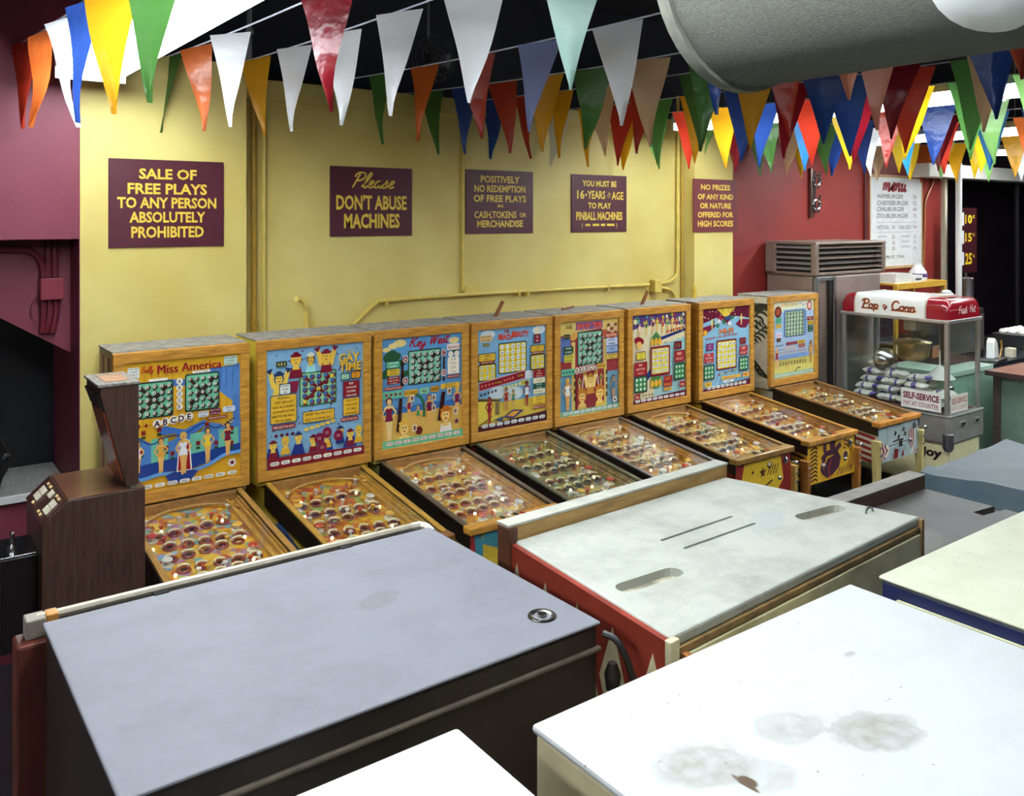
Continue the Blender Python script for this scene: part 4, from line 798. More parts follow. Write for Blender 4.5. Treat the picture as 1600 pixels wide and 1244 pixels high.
    for sx in (-1, 1):
        for yy in (-LEN+.02, .18):
            x0 = sx*(w2+.0); x1 = sx*(w2+.04); xa, xb = min(x0, x1), max(x0, x1)
            y0 = yy-.06 if yy < 0 else yy
            lg = MB().hexa([(xa+.004, y0+.01, 0), (xb-.004, y0+.01, 0), (xb-.004, y0+.05, 0), (xa+.004, y0+.05, 0)], [(xa, y0, .68), (xb, y0, .68), (xb, y0+.075, .68), (xa, y0+.075, .68)]).build('leg', legm, t, .005)
            if yy < 0:
                for zz in (.57, .63): MB().lathe([(0, 0), (.011, 0), (.009, .006), (0, .008)], 8, ((xa+xb)/2, y0, zz), (0, -1, 0)).build('bolt', STEEL, lg)
    return t
for k in range(8): pinball(k)
# ------------------------------------------------------------------ wall signs
SIGNM = M('#511c2b', 0.35, var=0.08, scale=8, coat=0.3); GOLD = '#e6c243'
def sign(label, px0, py0, px1, py1, ypl, draw, mat=SIGNM, group='lettered maroon wall signs'):
    # left top / right bottom pixel; the board is a rectangle on the wall
    a0 = P(px0, py0, y=ypl); a1 = P(px1, py1, y=ypl); zc = None
    W_ = a1.x-a0.x; H_ = a0.z-a1.z
    t = thing('wall_sign', label, 'sign', ((a0.x+a1.x)/2, ypl, a1.z), 0, group)
    bd = MB().box(-W_/2, W_/2, -.008, 0, 0, H_).build('board', mat, t, .001)
    a = Art(W_, H_); a.rect(.01, .01, .99, .99, '#511c2b' if mat is SIGNM else '#6e2428'); draw(a); a.build('lettering', bd, (-W_/2, -.008, 0), (1, 0, 0), (0, 0, 1), lambda c: M(c, .45, var=.06, scale=40))
def lines(a, rows):
    for txt, cy, h, w in rows: a.text(txt, .5, cy, h, GOLD, w=w, bold=.03)
sign('maroon sign reading SALE OF FREE PLAYS TO ANY PERSON ABSOLUTELY PROHIBITED', 169, 247, 349, 384, YC-.001,
     lambda a: lines(a, [('SALE OF', .84, .115, .5), ('FREE PLAYS', .67, .12, .69), ('TO ANY PERSON', .51, .12, .86), ('ABSOLUTELY', .345, .12, .66), ('PROHIBITED', .175, .125, .63)]))
def s2(a):
    a.script('Please', .24, .70, .22, GOLD, .018, .35, w=.58); a.text("DON'T ABUSE", .5, .49, .2, GOLD, w=.86, bold=.03); a.text('MACHINES', .5, .225, .2, GOLD, w=.68, bold=.035)
sign("maroon sign reading Please DON'T ABUSE MACHINES", 515, 259, 643, 368, YW-.001, s2)
sign('maroon sign reading POSITIVELY NO REDEMPTION OF FREE PLAYS', 727, 264.5, 832, 364, YW-.001,
     lambda a: lines(a, [('POSITIVELY', .86, .105, .58), ('NO REDEMPTION', .71, .105, .76), ('OF FREE PLAYS', .555, .105, .78), ('IN', .435, .045, .08), ('MERCHANDISE', .155, .105, .68)])
     or (a.text('CASH,TOKENS', .43, .30, .105, GOLD, w=.62, bold=.022), a.text('OR', .84, .295, .07, GOLD, w=.1, bold=.02)))
sign('maroon sign reading YOU MUST BE 16 YEARS OF AGE TO PLAY PINBALL MACHINES', 892, 272, 978, 362, YW-.001,
     lambda a: lines(a, [('YOU MUST BE', .85, .1, .62), ('TO PLAY', .465, .1, .42), ('PINBALL MACHINES', .285, .14, .84), ('(                                        )', .125, .06, .64)])
     or (a.text('16', .16, .655, .14, GOLD, w=.13, bold=.03), a.ell(.255, .65, .018, .018, GOLD, 8), a.text('YEARS', .44, .655, .14, GOLD, w=.32, bold=.02), a.text('OF', .67, .65, .07, GOLD, w=.07, rot=60), a.text('AGE', .83, .645, .14, GOLD, w=.22, bold=.02), [a.rect(x_, .105, x_+w_, .145, GOLD, .003) for x_, w_ in ((.24, .09), (.37, .12), (.52, .08), (.63, .14))]))
sign('reddish sign reading NO PRIZES OF ANY KIND on the narrow yellow pillar', 1082, 279, 1151, 362, YC-.001,
     lambda a: lines(a, [('NO PRIZES', .85, .1, .66), ('OF ANY KIND', .67, .1, .8), ('OR NATURE', .5, .1, .7), ('OFFERED FOR', .33, .1, .8), ('HIGH SCORES', .16, .11, .8)]), M('#6e2428', .4, var=.08, coat=.2))
# ------------------------------------------------------------------ pipes on the yellow wall
PIPE = M('#d6bd5c', 0.5, var=0.08); PIPE2 = M('#b8922e', 0.5, var=0.1); DRED = M('#6a1c28', 0.5, var=0.12)
def wp(px, py, off=.03): return P(px, py, y=YW-off)
t = thing('conduit', 'yellow painted conduit running along the wall above the pinball machines', 'pipe')
pth = [wp(545, 515), wp(575, 485), wp(588, 474), wp(602, 470), wp(720, 461), wp(860, 453), wp(1014, 445)]
MB().tube(smooth_path(pth, 4), .014, 8).build('pipe', PIPE, t, smooth=True)
for px, py in ((604, 471), (810, 457), (824, 456), (950, 449)): c = wp(px, py); B(c.x-.008, c.x+.008, YW-.046, YW-.002, c.z-.03, c.z+.018).build('clamp', PIPE, t, .002)
c = wp(1023, 446); B(c.x-.035, c.x+.05, YW-.07, YW-.002, c.z-.06, c.z+.05).build('junction_box', PIPE, t, .004)
MB().tube(smooth_path([wp(1032, 443), wp(1046, 440), wp(1056, 430), wp(1058.5, 415), wp(1059, 300), wp(1059, 180), wp(1059, 150)], 4), .014, 8).build('riser_pipe', PIPE, t, smooth=True)
MB().tube(smooth_path([wp(1032, 450), wp(1045, 452), wp(1053, 460), wp(1055, 475)], 4), .014, 8).build('drop_pipe', PIPE, t, smooth=True)
t = thing('water_pipe', 'thick ochre vertical pipe beside the wide yellow pillar', 'pipe')
x0 = wp(397, 300).x
MB().tube([(x0, YW-.025, .3), (x0, YW-.025, ZT-.15)], .018, 10).build('pipe', PIPE2, t, smooth=True)
for z0 in (P(397, 500, y=YW).z, P(397, 510, y=YW).z): MB().lathe([(.018, -.014), (.025, -.01), (.025, .01), (.018, .014)], 10, (x0, YW-.027, z0)).build('coupling', PIPE2, t, smooth=True)
MB().tube([(x0+.07, YW-.015, .3), (x0+.07, YW-.015, ZT-.14)], .013, 8).build('thin_pipe', PIPE, t, smooth=True)
t = thing('pipe_stub', 'short yellow elbow pipe rising behind the party backglass machine', 'pipe')
MB().tube(smooth_path([P(479, 520, y=YW-.05), P(478, 488, y=YW-.05), P(476, 474, y=YW-.05), P(468, 468, y=YW-.06), P(463, 467, y=YW-.1)], 4), .018, 8).build('elbow_pipe', PIPE, t, smooth=True)
MB().tube([P(486, 520, y=YW-.04), P(486, 500, y=YW-.04)], [.02, .016], 8).build('stub', PIPE, t, smooth=True)
MB().lathe([(.018, -.01), (.026, -.008), (.026, .008), (.018, .01)], 8, P(486, 505, y=YW-.04)).build('collar', PIPE, t)
t = thing('wall_channel', 'thin vertical cable channel with small box on the yellow wall', 'pipe')
c0 = P(722, 160, y=YW); c1 = P(722, 455, y=YW)
B(c0.x-.011, c0.x+.011, YW-.02, YW, c1.z, c0.z).build('channel', PIPE, t, .003)
c2 = P(734, 454, y=YW); B(c2.x-.06, c2.x+.06, YW-.03, YW, c2.z-.03, c2.z+.035).build('box', PIPE, t, .004)
t = thing('corner_pipe', 'dark ochre vertical pipe beside the narrow yellow pillar', 'pipe')
for px in (1067,): c = P(px, 300, y=YW-.03); MB().tube([(c.x, YW-.02, 1.5), (c.x, YW-.02, ZT-.15)], .012, 8).build('pipe', PIPE2, t, smooth=True)
t = thing('ceiling_pipe', 'grey vertical pipe between the dark ceiling and the top of the yellow wall', 'pipe')
c = P(391, 50, y=5.45); MB().tube([(c.x, 5.48, ZT), (c.x, 5.48, ZC)], .022, 8).build('pipe', STEEL, t, smooth=True)
MB().lathe([(.022, -.02), (.032, -.015), (.032, .015), (.022, .02)], 8, (c.x, 5.48, P(391, 50, y=5.48).z)).build('coupling', STEEL, t)
# dark round fan above the wall
c = P(680, 92, y=5.2); t = thing('wall_fan', 'dark round fan hung from the ceiling above the yellow wall', 'fan', c)
for r, yy in ((.16, 0), (.12, -.03), (.06, -.045), (.16, .05)): MB().torus((0, yy, 0), r, .005, 22, 5, (0, 1, 0)).build('guard_ring', M('#4a4a4c', .4, .6, var=0), t, smooth=True)
for i in range(12):
    an = math.pi*2*i/12; MB().tube([(.02*math.cos(an), -.05, .02*math.sin(an)), (.12*math.cos(an), -.03, .12*math.sin(an)), (.16*math.cos(an), 0, .16*math.sin(an)), (.16*math.cos(an), .05, .16*math.sin(an))], .003, 4).build('guard_wire', M('#4a4a4c', .4, .6, var=0), t)
for i in range(3):
    an = math.pi*2*i/3; ca, sa = math.cos(an), math.sin(an)
    MB().add([(x*ca-z*sa, y, x*sa+z*ca) for x, y, z in ((.02, .0, -.02), (.13, .02, -.06), (.14, .0, .05), (.03, -.01, .02))], [(0, 1, 2, 3)]).build('blade', M('#3a3a3c', .4, .4, var=0), t)
MB().lathe([(0, -.02), (.03, -.02), (.05, .04), (.05, .12), (.03, .15), (0, .15)], 14, (0, 0, 0), (0, 1, 0)).build('motor', M('#2a2a2c', .5), t, smooth=True)
MB().tube([(0, .1, 0), (0, .1, ZC-c.z)], .012, 8).build('hanging_rod', STEEL, t)
# ------------------------------------------------------------------ left: stair recess wiring and raised landing
YR = 5.51
t = thing('junction_box', 'dark red junction box with conduits in the stair recess', 'electrical box')
b0 = P(60, 434, y=YR); b1 = P(96, 466, y=YR)
B(b0.x, b1.x, YR-.08, YR, b1.z, b0.z).build('box', M('#8a2c3c', .5, var=.08), t, .004)
for px in (76, 86): MB().tube([P(px, 433, y=YR-.03), P(px, 365, y=YR-.03)], .018, 8).build('conduit', DRED, t, smooth=True)
MB().tube(smooth_path([P(68, 433, y=YR-.03), P(67, 418, y=YR-.03), P(60, 402, y=YR-.03), P(45, 392, y=YR-.03), P(20, 390, y=YR-.03), P(-60, 390, y=YR-.03)], 4), .018, 8).build('conduit', DRED, t, smooth=True)
for a_, b_ in ((68, 66), (78, 72), (88, 82)): MB().tube(smooth_path([P(a_, 466, y=YR-.03), P(a_, 490, y=YR-.03), P(b_, 520, y=YR-.02)], 4), .017, 8).build('conduit', DRED, t, smooth=True)
MB().tube(smooth_path([P(60, 462, y=YR-.02), P(50, 475, y=YR-.02), P(50, 495, y=YR-.02), P(58, 505, y=YR-.02)], 4), .003, 5).build('wire', DRED, t)
t = thing('landing_counter', 'dark red counter with grey textured top and white front edge', 'counter', (0, 0, 0))
zc = .92
B(-1.5, xl-.012, 5.46, 6.07, 0, zc-.03).build('base', MAROON, t)
B(-1.5, xl-.012, 5.44, 6.07, zc-.03, zc).build('top', M('#8c8c88', .8, var=.5, scale=120, bump=.3, dark='#4a4a4c'), t)
B(-1.5, xl-.012, 5.425, 5.445, zc-.035, zc+.006).build('nosing', M('#e6e6e2', .4, var=.03), t, .003)
t = thing('hand_crank', 'black curved crank handle with chrome knob beside the grey counter top', 'handle', P(-8, 770, z=zc))
MB().tube(smooth_path([(0, 0, 0), (.02, 0, .08), (.05, -.01, .14), (.055, -.01, .22), (.02, 0, .3)], 4), .02, 8).build('handle', BLACK, t, smooth=True)
MB().lathe([(0, -.015), (.02, -.01), (.024, 0), (.02, .012), (0, .016)], 12, (.055, -.02, .2), (0, -1, 0)).build('knob', CHROME, t, smooth=True)
# ------------------------------------------------------------------ woodgrain game in front of the first pinball machine
gx0, gx1, gy0, gy1, gz = .577, .985, 4.06, 4.50, 1.25
t = thing('arcade_cabinet', 'low woodgrain game cabinet with slanted button panel and angled display hood', 'arcade game', ((gx0+gx1)/2, gy0, 0))
ox = (gx0+gx1)/2
pxl = gx0-ox; pxr = gx1-ox
B_ = MB().prism([(pxl, 0), (pxr, 0), (pxr, gz), (pxl+.095, gz), (pxl, gz-.085)], 1, 0, gy1-gy0).build('body', WALNUT, t, .004)
B(pxl+.1, pxr, .004, gy1-gy0-.004, gz, gz+.006).build('top_panel', WALNUTX, t, .002)
nrm = Vector((-.085, 0, .095)).normalized(); ux = Vector((.095, 0, .085)).normalized()
cp = MB(); o = Vector((pxl, 0, gz-.085)); L_ = math.hypot(.095, .085); D_ = gy1-gy0
cp.hexa([o+Vector((0, .004, 0)), o+ux*L_+Vector((0, .004, 0)), o+ux*L_+Vector((0, D_-.004, 0)), o+Vector((0, D_-.004, 0))], [o+nrm*.006+Vector((0, .004, 0)), o+ux*L_+nrm*.006+Vector((0, .004, 0)), o+ux*L_+nrm*.006+Vector((0, D_-.004, 0)), o+nrm*.006+Vector((0, D_-.004, 0))])
cpo = cp.build('control_panel', M('#4a2a22', .35, var=.15, coat=.3), t)
BTN = M('#e4dcc4', .3, var=.03, emit=.05)
def btn(f, y, w=.028, h=.034, m=BTN, nm='button'):
    a = o+ux*(L_*f)+Vector((0, y, 0)); q = [a+ux*(dx)+Vector((0, dy, 0)) for dx, dy in ((-w/2, -h/2), (w/2, -h/2), (w/2, h/2), (-w/2, h/2))]
    MB().hexa([p+nrm*.006 for p in q], [p+nrm*.014 for p in q]).build(nm, m, cpo, .002)
for f, y in ((.38, .06), (.62, .06), (.38, .1), (.62, .1)): btn(f, y)
for f, y in ((.36, .3), (.6, .3), (.36, .345), (.6, .345)): btn(f, y)
btn(.74, .2, .03, .05)
for f, y in ((.15, .1), (.15, .15), (.85, .07), (.85, .12), (.15, .3), (.85, .28), (.85, .34)): btn(f, y, .012, .016, M('#e8c890', .3, emit=.15), 'pilot_light')
zh = 1.715
hp = [(.80-ox, zh-.03), (.80-ox, zh), (.958-ox, zh), (.958-ox, gz+.02), (.905-ox, gz+.02)]
hd = MB().prism(hp, 1, .0, .29).build('display_hood', WALNUT, t, .003)
B(.79-ox, .962-ox, -.006, .3, zh, zh+.012).build('hood_vent', M('#8f8a84', .6, var=.3, scale=60), t, .002)
B(.83-ox, .93-ox, .05, .24, zh+.012, zh+.015).build('hood_panel', M('#b08468', .5, var=.2), t)
v0 = Vector((.80-ox, 0, zh-.03)); v1 = Vector((.905-ox, 0, gz+.02)); dd = (v1-v0); nn = Vector((-dd.z, 0, dd.x)).normalized()*-1
if nn.x > 0: nn = -nn
def hq(f, y): return v0+dd*f+Vector((0, y, 0))
MB().hexa([hq(.0, .015), hq(.18, .015), hq(.18, .275), hq(.0, .275)], [hq(.0, .015)+nn*.012, hq(.18, .015)+nn*.006, hq(.18, .275)+nn*.006, hq(.0, .275)+nn*.012]).build('visor', BLACK, hd)
MB().hexa([hq(.2, .02), hq(.95, .02), hq(.95, .27), hq(.2, .27)], [hq(.2, .02)+nn*.005, hq(.95, .02)+nn*.005, hq(.95, .27)+nn*.005, hq(.2, .27)+nn*.005]).build('screen', M('#c25a34', .15, var=.15, scale=4, coat=.6), hd)
for yy in (.02, .25):
    MB().tube([(.925-ox, yy, gz), (.925-ox, yy, gz+.03)], .018, 10).build('hood_post', CHROME, t, smooth=True)
cbx = B(pxl-.14, pxl, .1, .34, .62, 1.02).build('coin_box', M('#1c1618', .3, var=.1, coat=.3), t, .006)
B(pxl-.145, pxl-.0, .095, .345, 1.02, 1.03).build('coin_box_trim', CHROME, cbx, .002)
MB().lathe([(.02, 0), (.018, .02), (.01, .03), (.008, .07), (.012, .08), (0, .085)], 10, (pxl-.09, .16, 1.03)).build('coin_lever', CHROME, cbx, smooth=True)
# ------------------------------------------------------------------ foreground: tall game cabinets seen from above
K = 0.70; ZB = CH-K
def top_pt(px, py, k=K): p = P(px, py, z=CH-k); return Vector((p.x, p.y, 0))
def stain_mat(name, base, dark, spots, rough=0.45, speck=True):
    # worn painted top: scuffs from noise, plus dirt prints (ellipses in object metres: x, y, rx, ry, angle, strength)
    m = bpy.data.materials.new(name); m.use_nodes = True; nt = m.node_tree; L = nt.links; b = nt.nodes['Principled BSDF']
    b.inputs['Roughness'].default_value = rough
    tc = nt.nodes.new('ShaderNodeTexCoord')
    n = nt.nodes.new('ShaderNodeTexNoise'); n.inputs['Scale'].default_value = 7; n.inputs['Detail'].default_value = 9; n.inputs['Roughness'].default_value = .7
    L.new(tc.outputs['Object'], n.inputs[0])
    r = nt.nodes.new('ShaderNodeValToRGB'); r.color_ramp.elements[0].position = .33; r.color_ramp.elements[1].position = .55
    r.color_ramp.elements[0].color = lin(dark); r.color_ramp.elements[1].color = lin(base); L.new(n.outputs[0], r.inputs[0])
    col = r.outputs[0]
    n2 = nt.nodes.new('ShaderNodeTexNoise'); n2.inputs['Scale'].default_value = 45; n2.inputs['Detail'].default_value = 5; L.new(tc.outputs['Object'], n2.inputs[0])
    for (x, y, rx, ry, an, st, sc) in spots:
        mp = nt.nodes.new('ShaderNodeMapping'); mp.vector_type = 'TEXTURE'
        mp.inputs['Location'].default_value = (x, y, 0); mp.inputs['Rotation'].default_value = (0, 0, math.radians(an)); mp.inputs['Scale'].default_value = (rx, ry, 1e4)
        L.new(tc.outputs['Object'], mp.inputs[0])
        ln = nt.nodes.new('ShaderNodeVectorMath'); ln.operation = 'LENGTH'; L.new(mp.outputs[0], ln.inputs[0])
        ad = nt.nodes.new('ShaderNodeMath'); ad.operation = 'MULTIPLY_ADD'; ad.inputs[1].default_value = .9; L.new(n2.outputs[0], ad.inputs[0]); L.new(ln.outputs['Value'], ad.inputs[2])
        rp = nt.nodes.new('ShaderNodeMapRange'); rp.inputs['From Min'].default_value = 1.22; rp.inputs['From Max'].default_value = 1.48; rp.inputs['To Min'].default_value = st; rp.inputs['To Max'].default_value = 0; L.new(ad.outputs[0], rp.inputs[0])
        mul = nt.nodes.new('ShaderNodeMath'); mul.operation = 'MULTIPLY'; L.new(rp.outputs[0], mul.inputs[0]); L.new(n2.outputs[0], mul.inputs[1])
        mx = nt.nodes.new('ShaderNodeMix'); mx.data_type = 'RGBA'; mx.inputs['B'].default_value = lin(sc); L.new(mul.outputs[0], mx.inputs['Factor']); L.new(col, mx.inputs['A']); col = mx.outputs['Result']
    if speck:
        v = nt.nodes.new('ShaderNodeTexVoronoi'); v.inputs['Scale'].default_value = 28; L.new(tc.outputs['Object'], v.inputs['Vector'])
        cp_ = nt.nodes.new('ShaderNodeMath'); cp_.operation = 'LESS_THAN'; cp_.inputs[1].default_value = .045; L.new(v.outputs['Distance'], cp_.inputs[0])
        mx = nt.nodes.new('ShaderNodeMix'); mx.data_type = 'RGBA'; mx.inputs['B'].default_value = lin('#57493c')
        s2_ = nt.nodes.new('ShaderNodeMath'); s2_.operation = 'MULTIPLY'; s2_.inputs[1].default_value = .7; L.new(cp_.outputs[0], s2_.inputs[0])
        L.new(s2_.outputs[0], mx.inputs['Factor']); L.new(col, mx.inputs['A']); col = mx.outputs['Result']
    L.new(col, b.inputs['Base Color']); return m
def slab(loop, z0, z1):      # loop of xy vectors ccw
    return MB().hexa([(p.x, p.y, z0) for p in loop], [(p.x, p.y, z1) for p in loop])
def shrink(loop, d):
    c = sum(loop, Vector())/len(loop); return [p+(c-p).normalized()*d for p in loop]
def quadbox(name, label, fl, fr, br, bl, z, side, top, cat='arcade game', tt=.02, over=.0, group='tall game cabinets in the foreground'):
    c = (fl+fr+br+bl)/4
    t = thing(name, label, cat, (c.x, c.y, 0), 0, group); lp = [p-c for p in (fl, fr, br, bl)]
    body = slab(shrink(lp, .006), 0, z-tt).build('body', side, t, .006)
    tp = slab(lp, z-tt, z).build('top_panel', top, t, .005)
    return t, lp, body, tp, c
# grey topped dark cabinet
bl = top_pt(66, 973); br = top_pt(666, 824); fr = top_pt(939, 971); fl = Vector((bl.x, fr.y, 0)); br = Vector((fr.x, bl.y, 0)) if abs(br.x-fr.x) < .02 else br
DKB = M('#2b211d', .45, var=.2, scale=6)
GREYTOP = stain_mat('grey_laminate', '#75747d', '#6c6b73', [(.12, .02, .05, .03, 20, .5, '#55504e')], .65, False)
t, lp, body, tp, c = quadbox('game_cabinet', 'dark brown tall game cabinet with plain grey laminate top and round lock', fl, fr, br, bl, ZB, DKB, GREYTOP, tt=.006)
w0 = lp[0].x; w1 = lp[1].x; d0 = lp[0].y; d1 = lp[2].y
MB().tube([(w0-.005, d1+.03, ZB-.002), (w1-.01, d1+.03, ZB-.002)], .008, 8).build('back_rail', M('#b4aa98', .4, var=.15), t, smooth=True)
B(w0-.02, w1, d1+.02, d1+.04, 0, ZB-.008).build('back_panel', DKB, t, .004)
B(w0-.024, w0+.008, d1+.008, d1+.045, ZB-.03, ZB+.004).build('corner_block', M('#857c70', .5, var=.25), t, .003)
B(w0+.008, w0+.028, d1+.012, d1+.04, ZB-.02, ZB+.006).build('corner_wedge', M('#b07838', .5, var=.2), t, .003)
MB().tube([(w1-.03, d1+.03, ZB-.002), (w1-.008, d1+.026, ZB-.002), (w1, d1+.01, ZB-.004), (w1+.002, d1-.01, ZB-.01)], .009, 8).build('rail_end', M('#c4beb0', .4, var=.1), t, smooth=True)
for px, py in ((252, 927), (540, 855)): q = top_pt(px, py)-c; B(q.x-.013, q.x+.013, d1-.006, d1+.012, ZB-.02, ZB+.0015).build('notch_shade', M('#0c0a09', .95, var=0), t)  # small black blocks paint the dark of notches along the back edge
B(w0-.04, w0+.012, d1-.01, d1+.05, 0, ZB-.03).build('corner_post', M('#5a2a20', .4, var=.2, scale=5, stretch=(8, 8, 1)), t, .005)
B(w0-.014, w0-.006, d0+.1, d0+.16, 0, ZB-.2).build('side_strip', M('#5a2a20', .4, var=.2, scale=5, stretch=(8, 8, 1)), t, .003)
B(w0, w1, d0-.004, d0+.008, ZB-.05, ZB-.042).build('front_moulding', M('#5f5448', .6, var=.25), t, .003)
q = top_pt(847, 963)-c
lk = MB().lathe([(0, -.004), (.012, -.004), (.018, .002), (.024, .003), (.026, .0005), (.026, -.001)], 22, (q.x, q.y, ZB)).build('lock', M('#6a6660', .3, 1.0, var=.1), t, smooth=True)
MB().lathe([(0, .002), (.008, .002), (.009, -.002)], 14, (q.x, q.y, ZB+.003)).build('key_core', CHROME, lk, smooth=True)
# white topped cabinet with red and cream side
bl = top_pt(804, 845); br = top_pt(1133, 745); fr = top_pt(1437, 807); fl = top_pt(1048, 996)
CREAM = M('#d8d2b0', .5, var=.12, scale=9)
WTOP = stain_mat('scuffed_white_top', '#b0b2a9', '#96978e', [(.16, -.02, .1, .04, 25, .55, '#8f95a0'), (-.1, .2, .12, .015, 10, .4, '#9a8f88'), (-.25, -.1, .05, .1, 0, .35, '#a8a898')], .55, False)
t, lp, body, tp, c = quadbox('game_cabinet', 'white topped tall game cabinet with handle slots and red cream diamond side', fl, fr, br, bl, ZB, CREAM, WTOP, tt=.022)
def seg_slot(a_, b_, wd, z0=ZB-.03, z1=ZB+.02, rnd_=True):
    a_ = a_-c; b_ = b_-c; u = (b_-a_).normalized(); n = Vector((-u.y, u.x, 0))*wd/2; lo = []
    if rnd_:
        for i in range(7): an = math.pi*i/6; lo.append(b_-u*wd/2+n*math.cos(math.pi-an)+u*wd/2*math.sin(an))
        for i in range(7): an = math.pi*i/6; lo.append(a_+u*wd/2+n*math.cos(an)-u*wd/2*math.sin(an))
    else: lo = [a_-n, b_-n, b_+n, a_+n]
    return MB().hexa([(p.x, p.y, z0) for p in lo], [(p.x, p.y, z1) for p in lo])
def cr(x, y): return top_pt(770+x/2.353, 720+y/2.353)
slots = [seg_slot(cr(618, 294), cr(884, 203), .008), seg_slot(cr(702, 323), cr(967, 229), .008), seg_slot(cr(460, 475), cr(690, 400), .042), seg_slot(cr(1122, 212), cr(1288, 168), .04)]
body.data.transform(Matrix.Translation((0, 0, 0)))
cut(tp, slots)
tp.name = 'top_panel'
for s_ in ((cr(460, 475), cr(690, 400), .05), (cr(1122, 212), cr(1288, 168), .05)):
    seg_slot(*s_, z0=ZB-.0218, z1=ZB-.017).build('handle_recess', M('#b3aa94', .6, var=.3, scale=20), t)
q = cr(1384, 190)-c; MB().tube([(q.x-.016, q.y, ZB), (q.x-.013, q.y, ZB+.008), (q.x, q.y+.002, ZB+.012), (q.x+.013, q.y, ZB+.008), (q.x+.016, q.y, ZB)], .003, 6).build('wire_loop', STEEL, t, smooth=True)
u = (lp[2]-lp[3]).normalized(); n = Vector((-u.y, u.x, 0))
def off(p, a_, b_): return p+u*a_+n*b_
MB().hexa([(*off(lp[3], -.014, .002).xy, ZB-.09), (*off(lp[2], .012, .002).xy, ZB-.09), (*off(lp[2], .012, .04).xy, ZB-.09), (*off(lp[3], -.014, .04).xy, ZB-.09)], [(*off(lp[3], -.014, .002).xy, ZB+.03), (*off(lp[2], .012, .002).xy, ZB+.03), (*off(lp[2], .012, .04).xy, ZB+.03), (*off(lp[3], -.014, .04).xy, ZB+.03)]).build('back_rail', M('#a8844c', .5, var=.25, scale=6, stretch=(1, 8, 8), dark='#7a5a2c'), t, .003)
MB().hexa([(*off(lp[3], -.016, .001).xy, ZB+.03), (*off(lp[2], .014, .001).xy, ZB+.03), (*off(lp[2], .014, .042).xy, ZB+.03), (*off(lp[3], -.016, .042).xy, ZB+.03)], [(*off(lp[3], -.016, .001).xy, ZB+.035), (*off(lp[2], .014, .001).xy, ZB+.035), (*off(lp[2], .014, .042).xy, ZB+.035), (*off(lp[3], -.016, .042).xy, ZB+.035)]).build('rail_cap', M('#aeada2', .6, var=.12), t)
MB().hexa([(*off(lp[3], -.018, -.006).xy, 0), (*off(lp[3], .004, -.006).xy, 0), (*off(lp[3], .004, .036).xy, 0), (*off(lp[3], -.018, .036).xy, 0)], [(*off(lp[3], -.018, -.006).xy, ZB+.028), (*off(lp[3], .004, -.006).xy, ZB+.028), (*off(lp[3], .004, .036).xy, ZB+.028), (*off(lp[3], -.018, .036).xy, ZB+.028)]).build('rail_post', M('#5a3420', .5, var=.2), t)
sd = (lp[0]-lp[3]); SL = sd.length; uu = sd.normalized(); nn = Vector((uu.y, -uu.x, 0))
sp = MB().hexa([(*(lp[3]).xy, 0), (*(lp[3]+nn*.012).xy, 0), (*(lp[0]+nn*.012).xy, 0), (*(lp[0]).xy, 0)], [(*(lp[3]).xy, ZB-.004), (*(lp[3]+nn*.012).xy, ZB-.004), (*(lp[0]+nn*.012).xy, ZB-.004), (*(lp[0]).xy, ZB-.004)])
if nn.dot(lp[1]-lp[0]) > 0: nn = -nn
so = sp.build('side_panel', M('#8c3324', .5, var=.2, scale=9), t)
a = Art(SL, .9); a.rect(0, 0, 1, 1, '#8c3324')
for i in range(5):
    x = -.02+.22*i
    a.poly([(x, .85), (x+.08, .965), (x+.16, .85), (x+.08, .73)], '#c9bf98'); a.poly([(x+.11, .72), (x+.19, .84), (x+.27, .72), (x+.19, .6)], '#b8ac88')
orgp = (lp[3] if nn.x <= 0 else lp[3])+(Vector((uu.y, -uu.x, 0)) if False else nn)*.0122
a.build('diamond_print', so, (orgp.x, orgp.y, ZB-.904), uu, (0, 0, 1), PAINT)
fd = (lp[1]-lp[0]); fu = fd.normalized(); fn = Vector((fu.y, -fu.x, 0))
EDGE = M('#8a6f45', .6, var=.35, scale=22, dark='#5a4528')
def fbox(nm, a_, b_, z0, z1, o0, o1, m, par=t): 
    p = [lp[0]+fu*a_+fn*o0, lp[0]+fu*b_+fn*o0, lp[0]+fu*b_+fn*o1, lp[0]+fu*a_+fn*o1]
    return MB().hexa([(*q_.xy, z0) for q_ in p], [(*q_.xy, z1) for q_ in p]).build(nm, m, par, .002)
fbox('edge_strip', .0, fd.length, ZB-.034, ZB-.021, -.002, .006, EDGE)
fbox('front_panel', .03, fd.length-.012, 0, ZB-.036, -.004, .008, M('#cfcba4', .55, var=.15, scale=8, dark='#a89f78'))
fbox('corner_strip', -.012, .012, 0, ZB-.002, -.004, .01, M('#c8c0a0', .5, var=.2)); fbox('corner_strip', .02, .034, 0, ZB-.03, .006, .02, M('#a8672e', .5, var=.2)); fbox('corner_strip', fd.length-.01, fd.length+.004, 0, ZB-.004, -.004, .01, EDGE)
# dangling black plug cord between the grey and white cabinets
q = top_pt(955, 985); t2 = thing('power_cord', 'black cord with plug hanging between the grey and white topped cabinets', 'cord')
MB().tube(smooth_path([(q.x+.01, q.y+.03, ZB-.02), (q.x+.02, q.y+.0, ZB-.03), (q.x+.03, q.y-.03, ZB-.1), (q.x+.032, q.y-.05, ZB-.22), (q.x+.03, q.y-.05, .4), (q.x+.03, q.y-.04, .01)], 4), .006, 8).build('cable', BLACK, t2, smooth=True)
MB().lathe([(0, 0), (.012, .005), (.015, .03), (.008, .05), (0, .05)], 10, (q.x+.022, q.y+.02, ZB-.12)).build('plug', BLACK, t2, smooth=True)
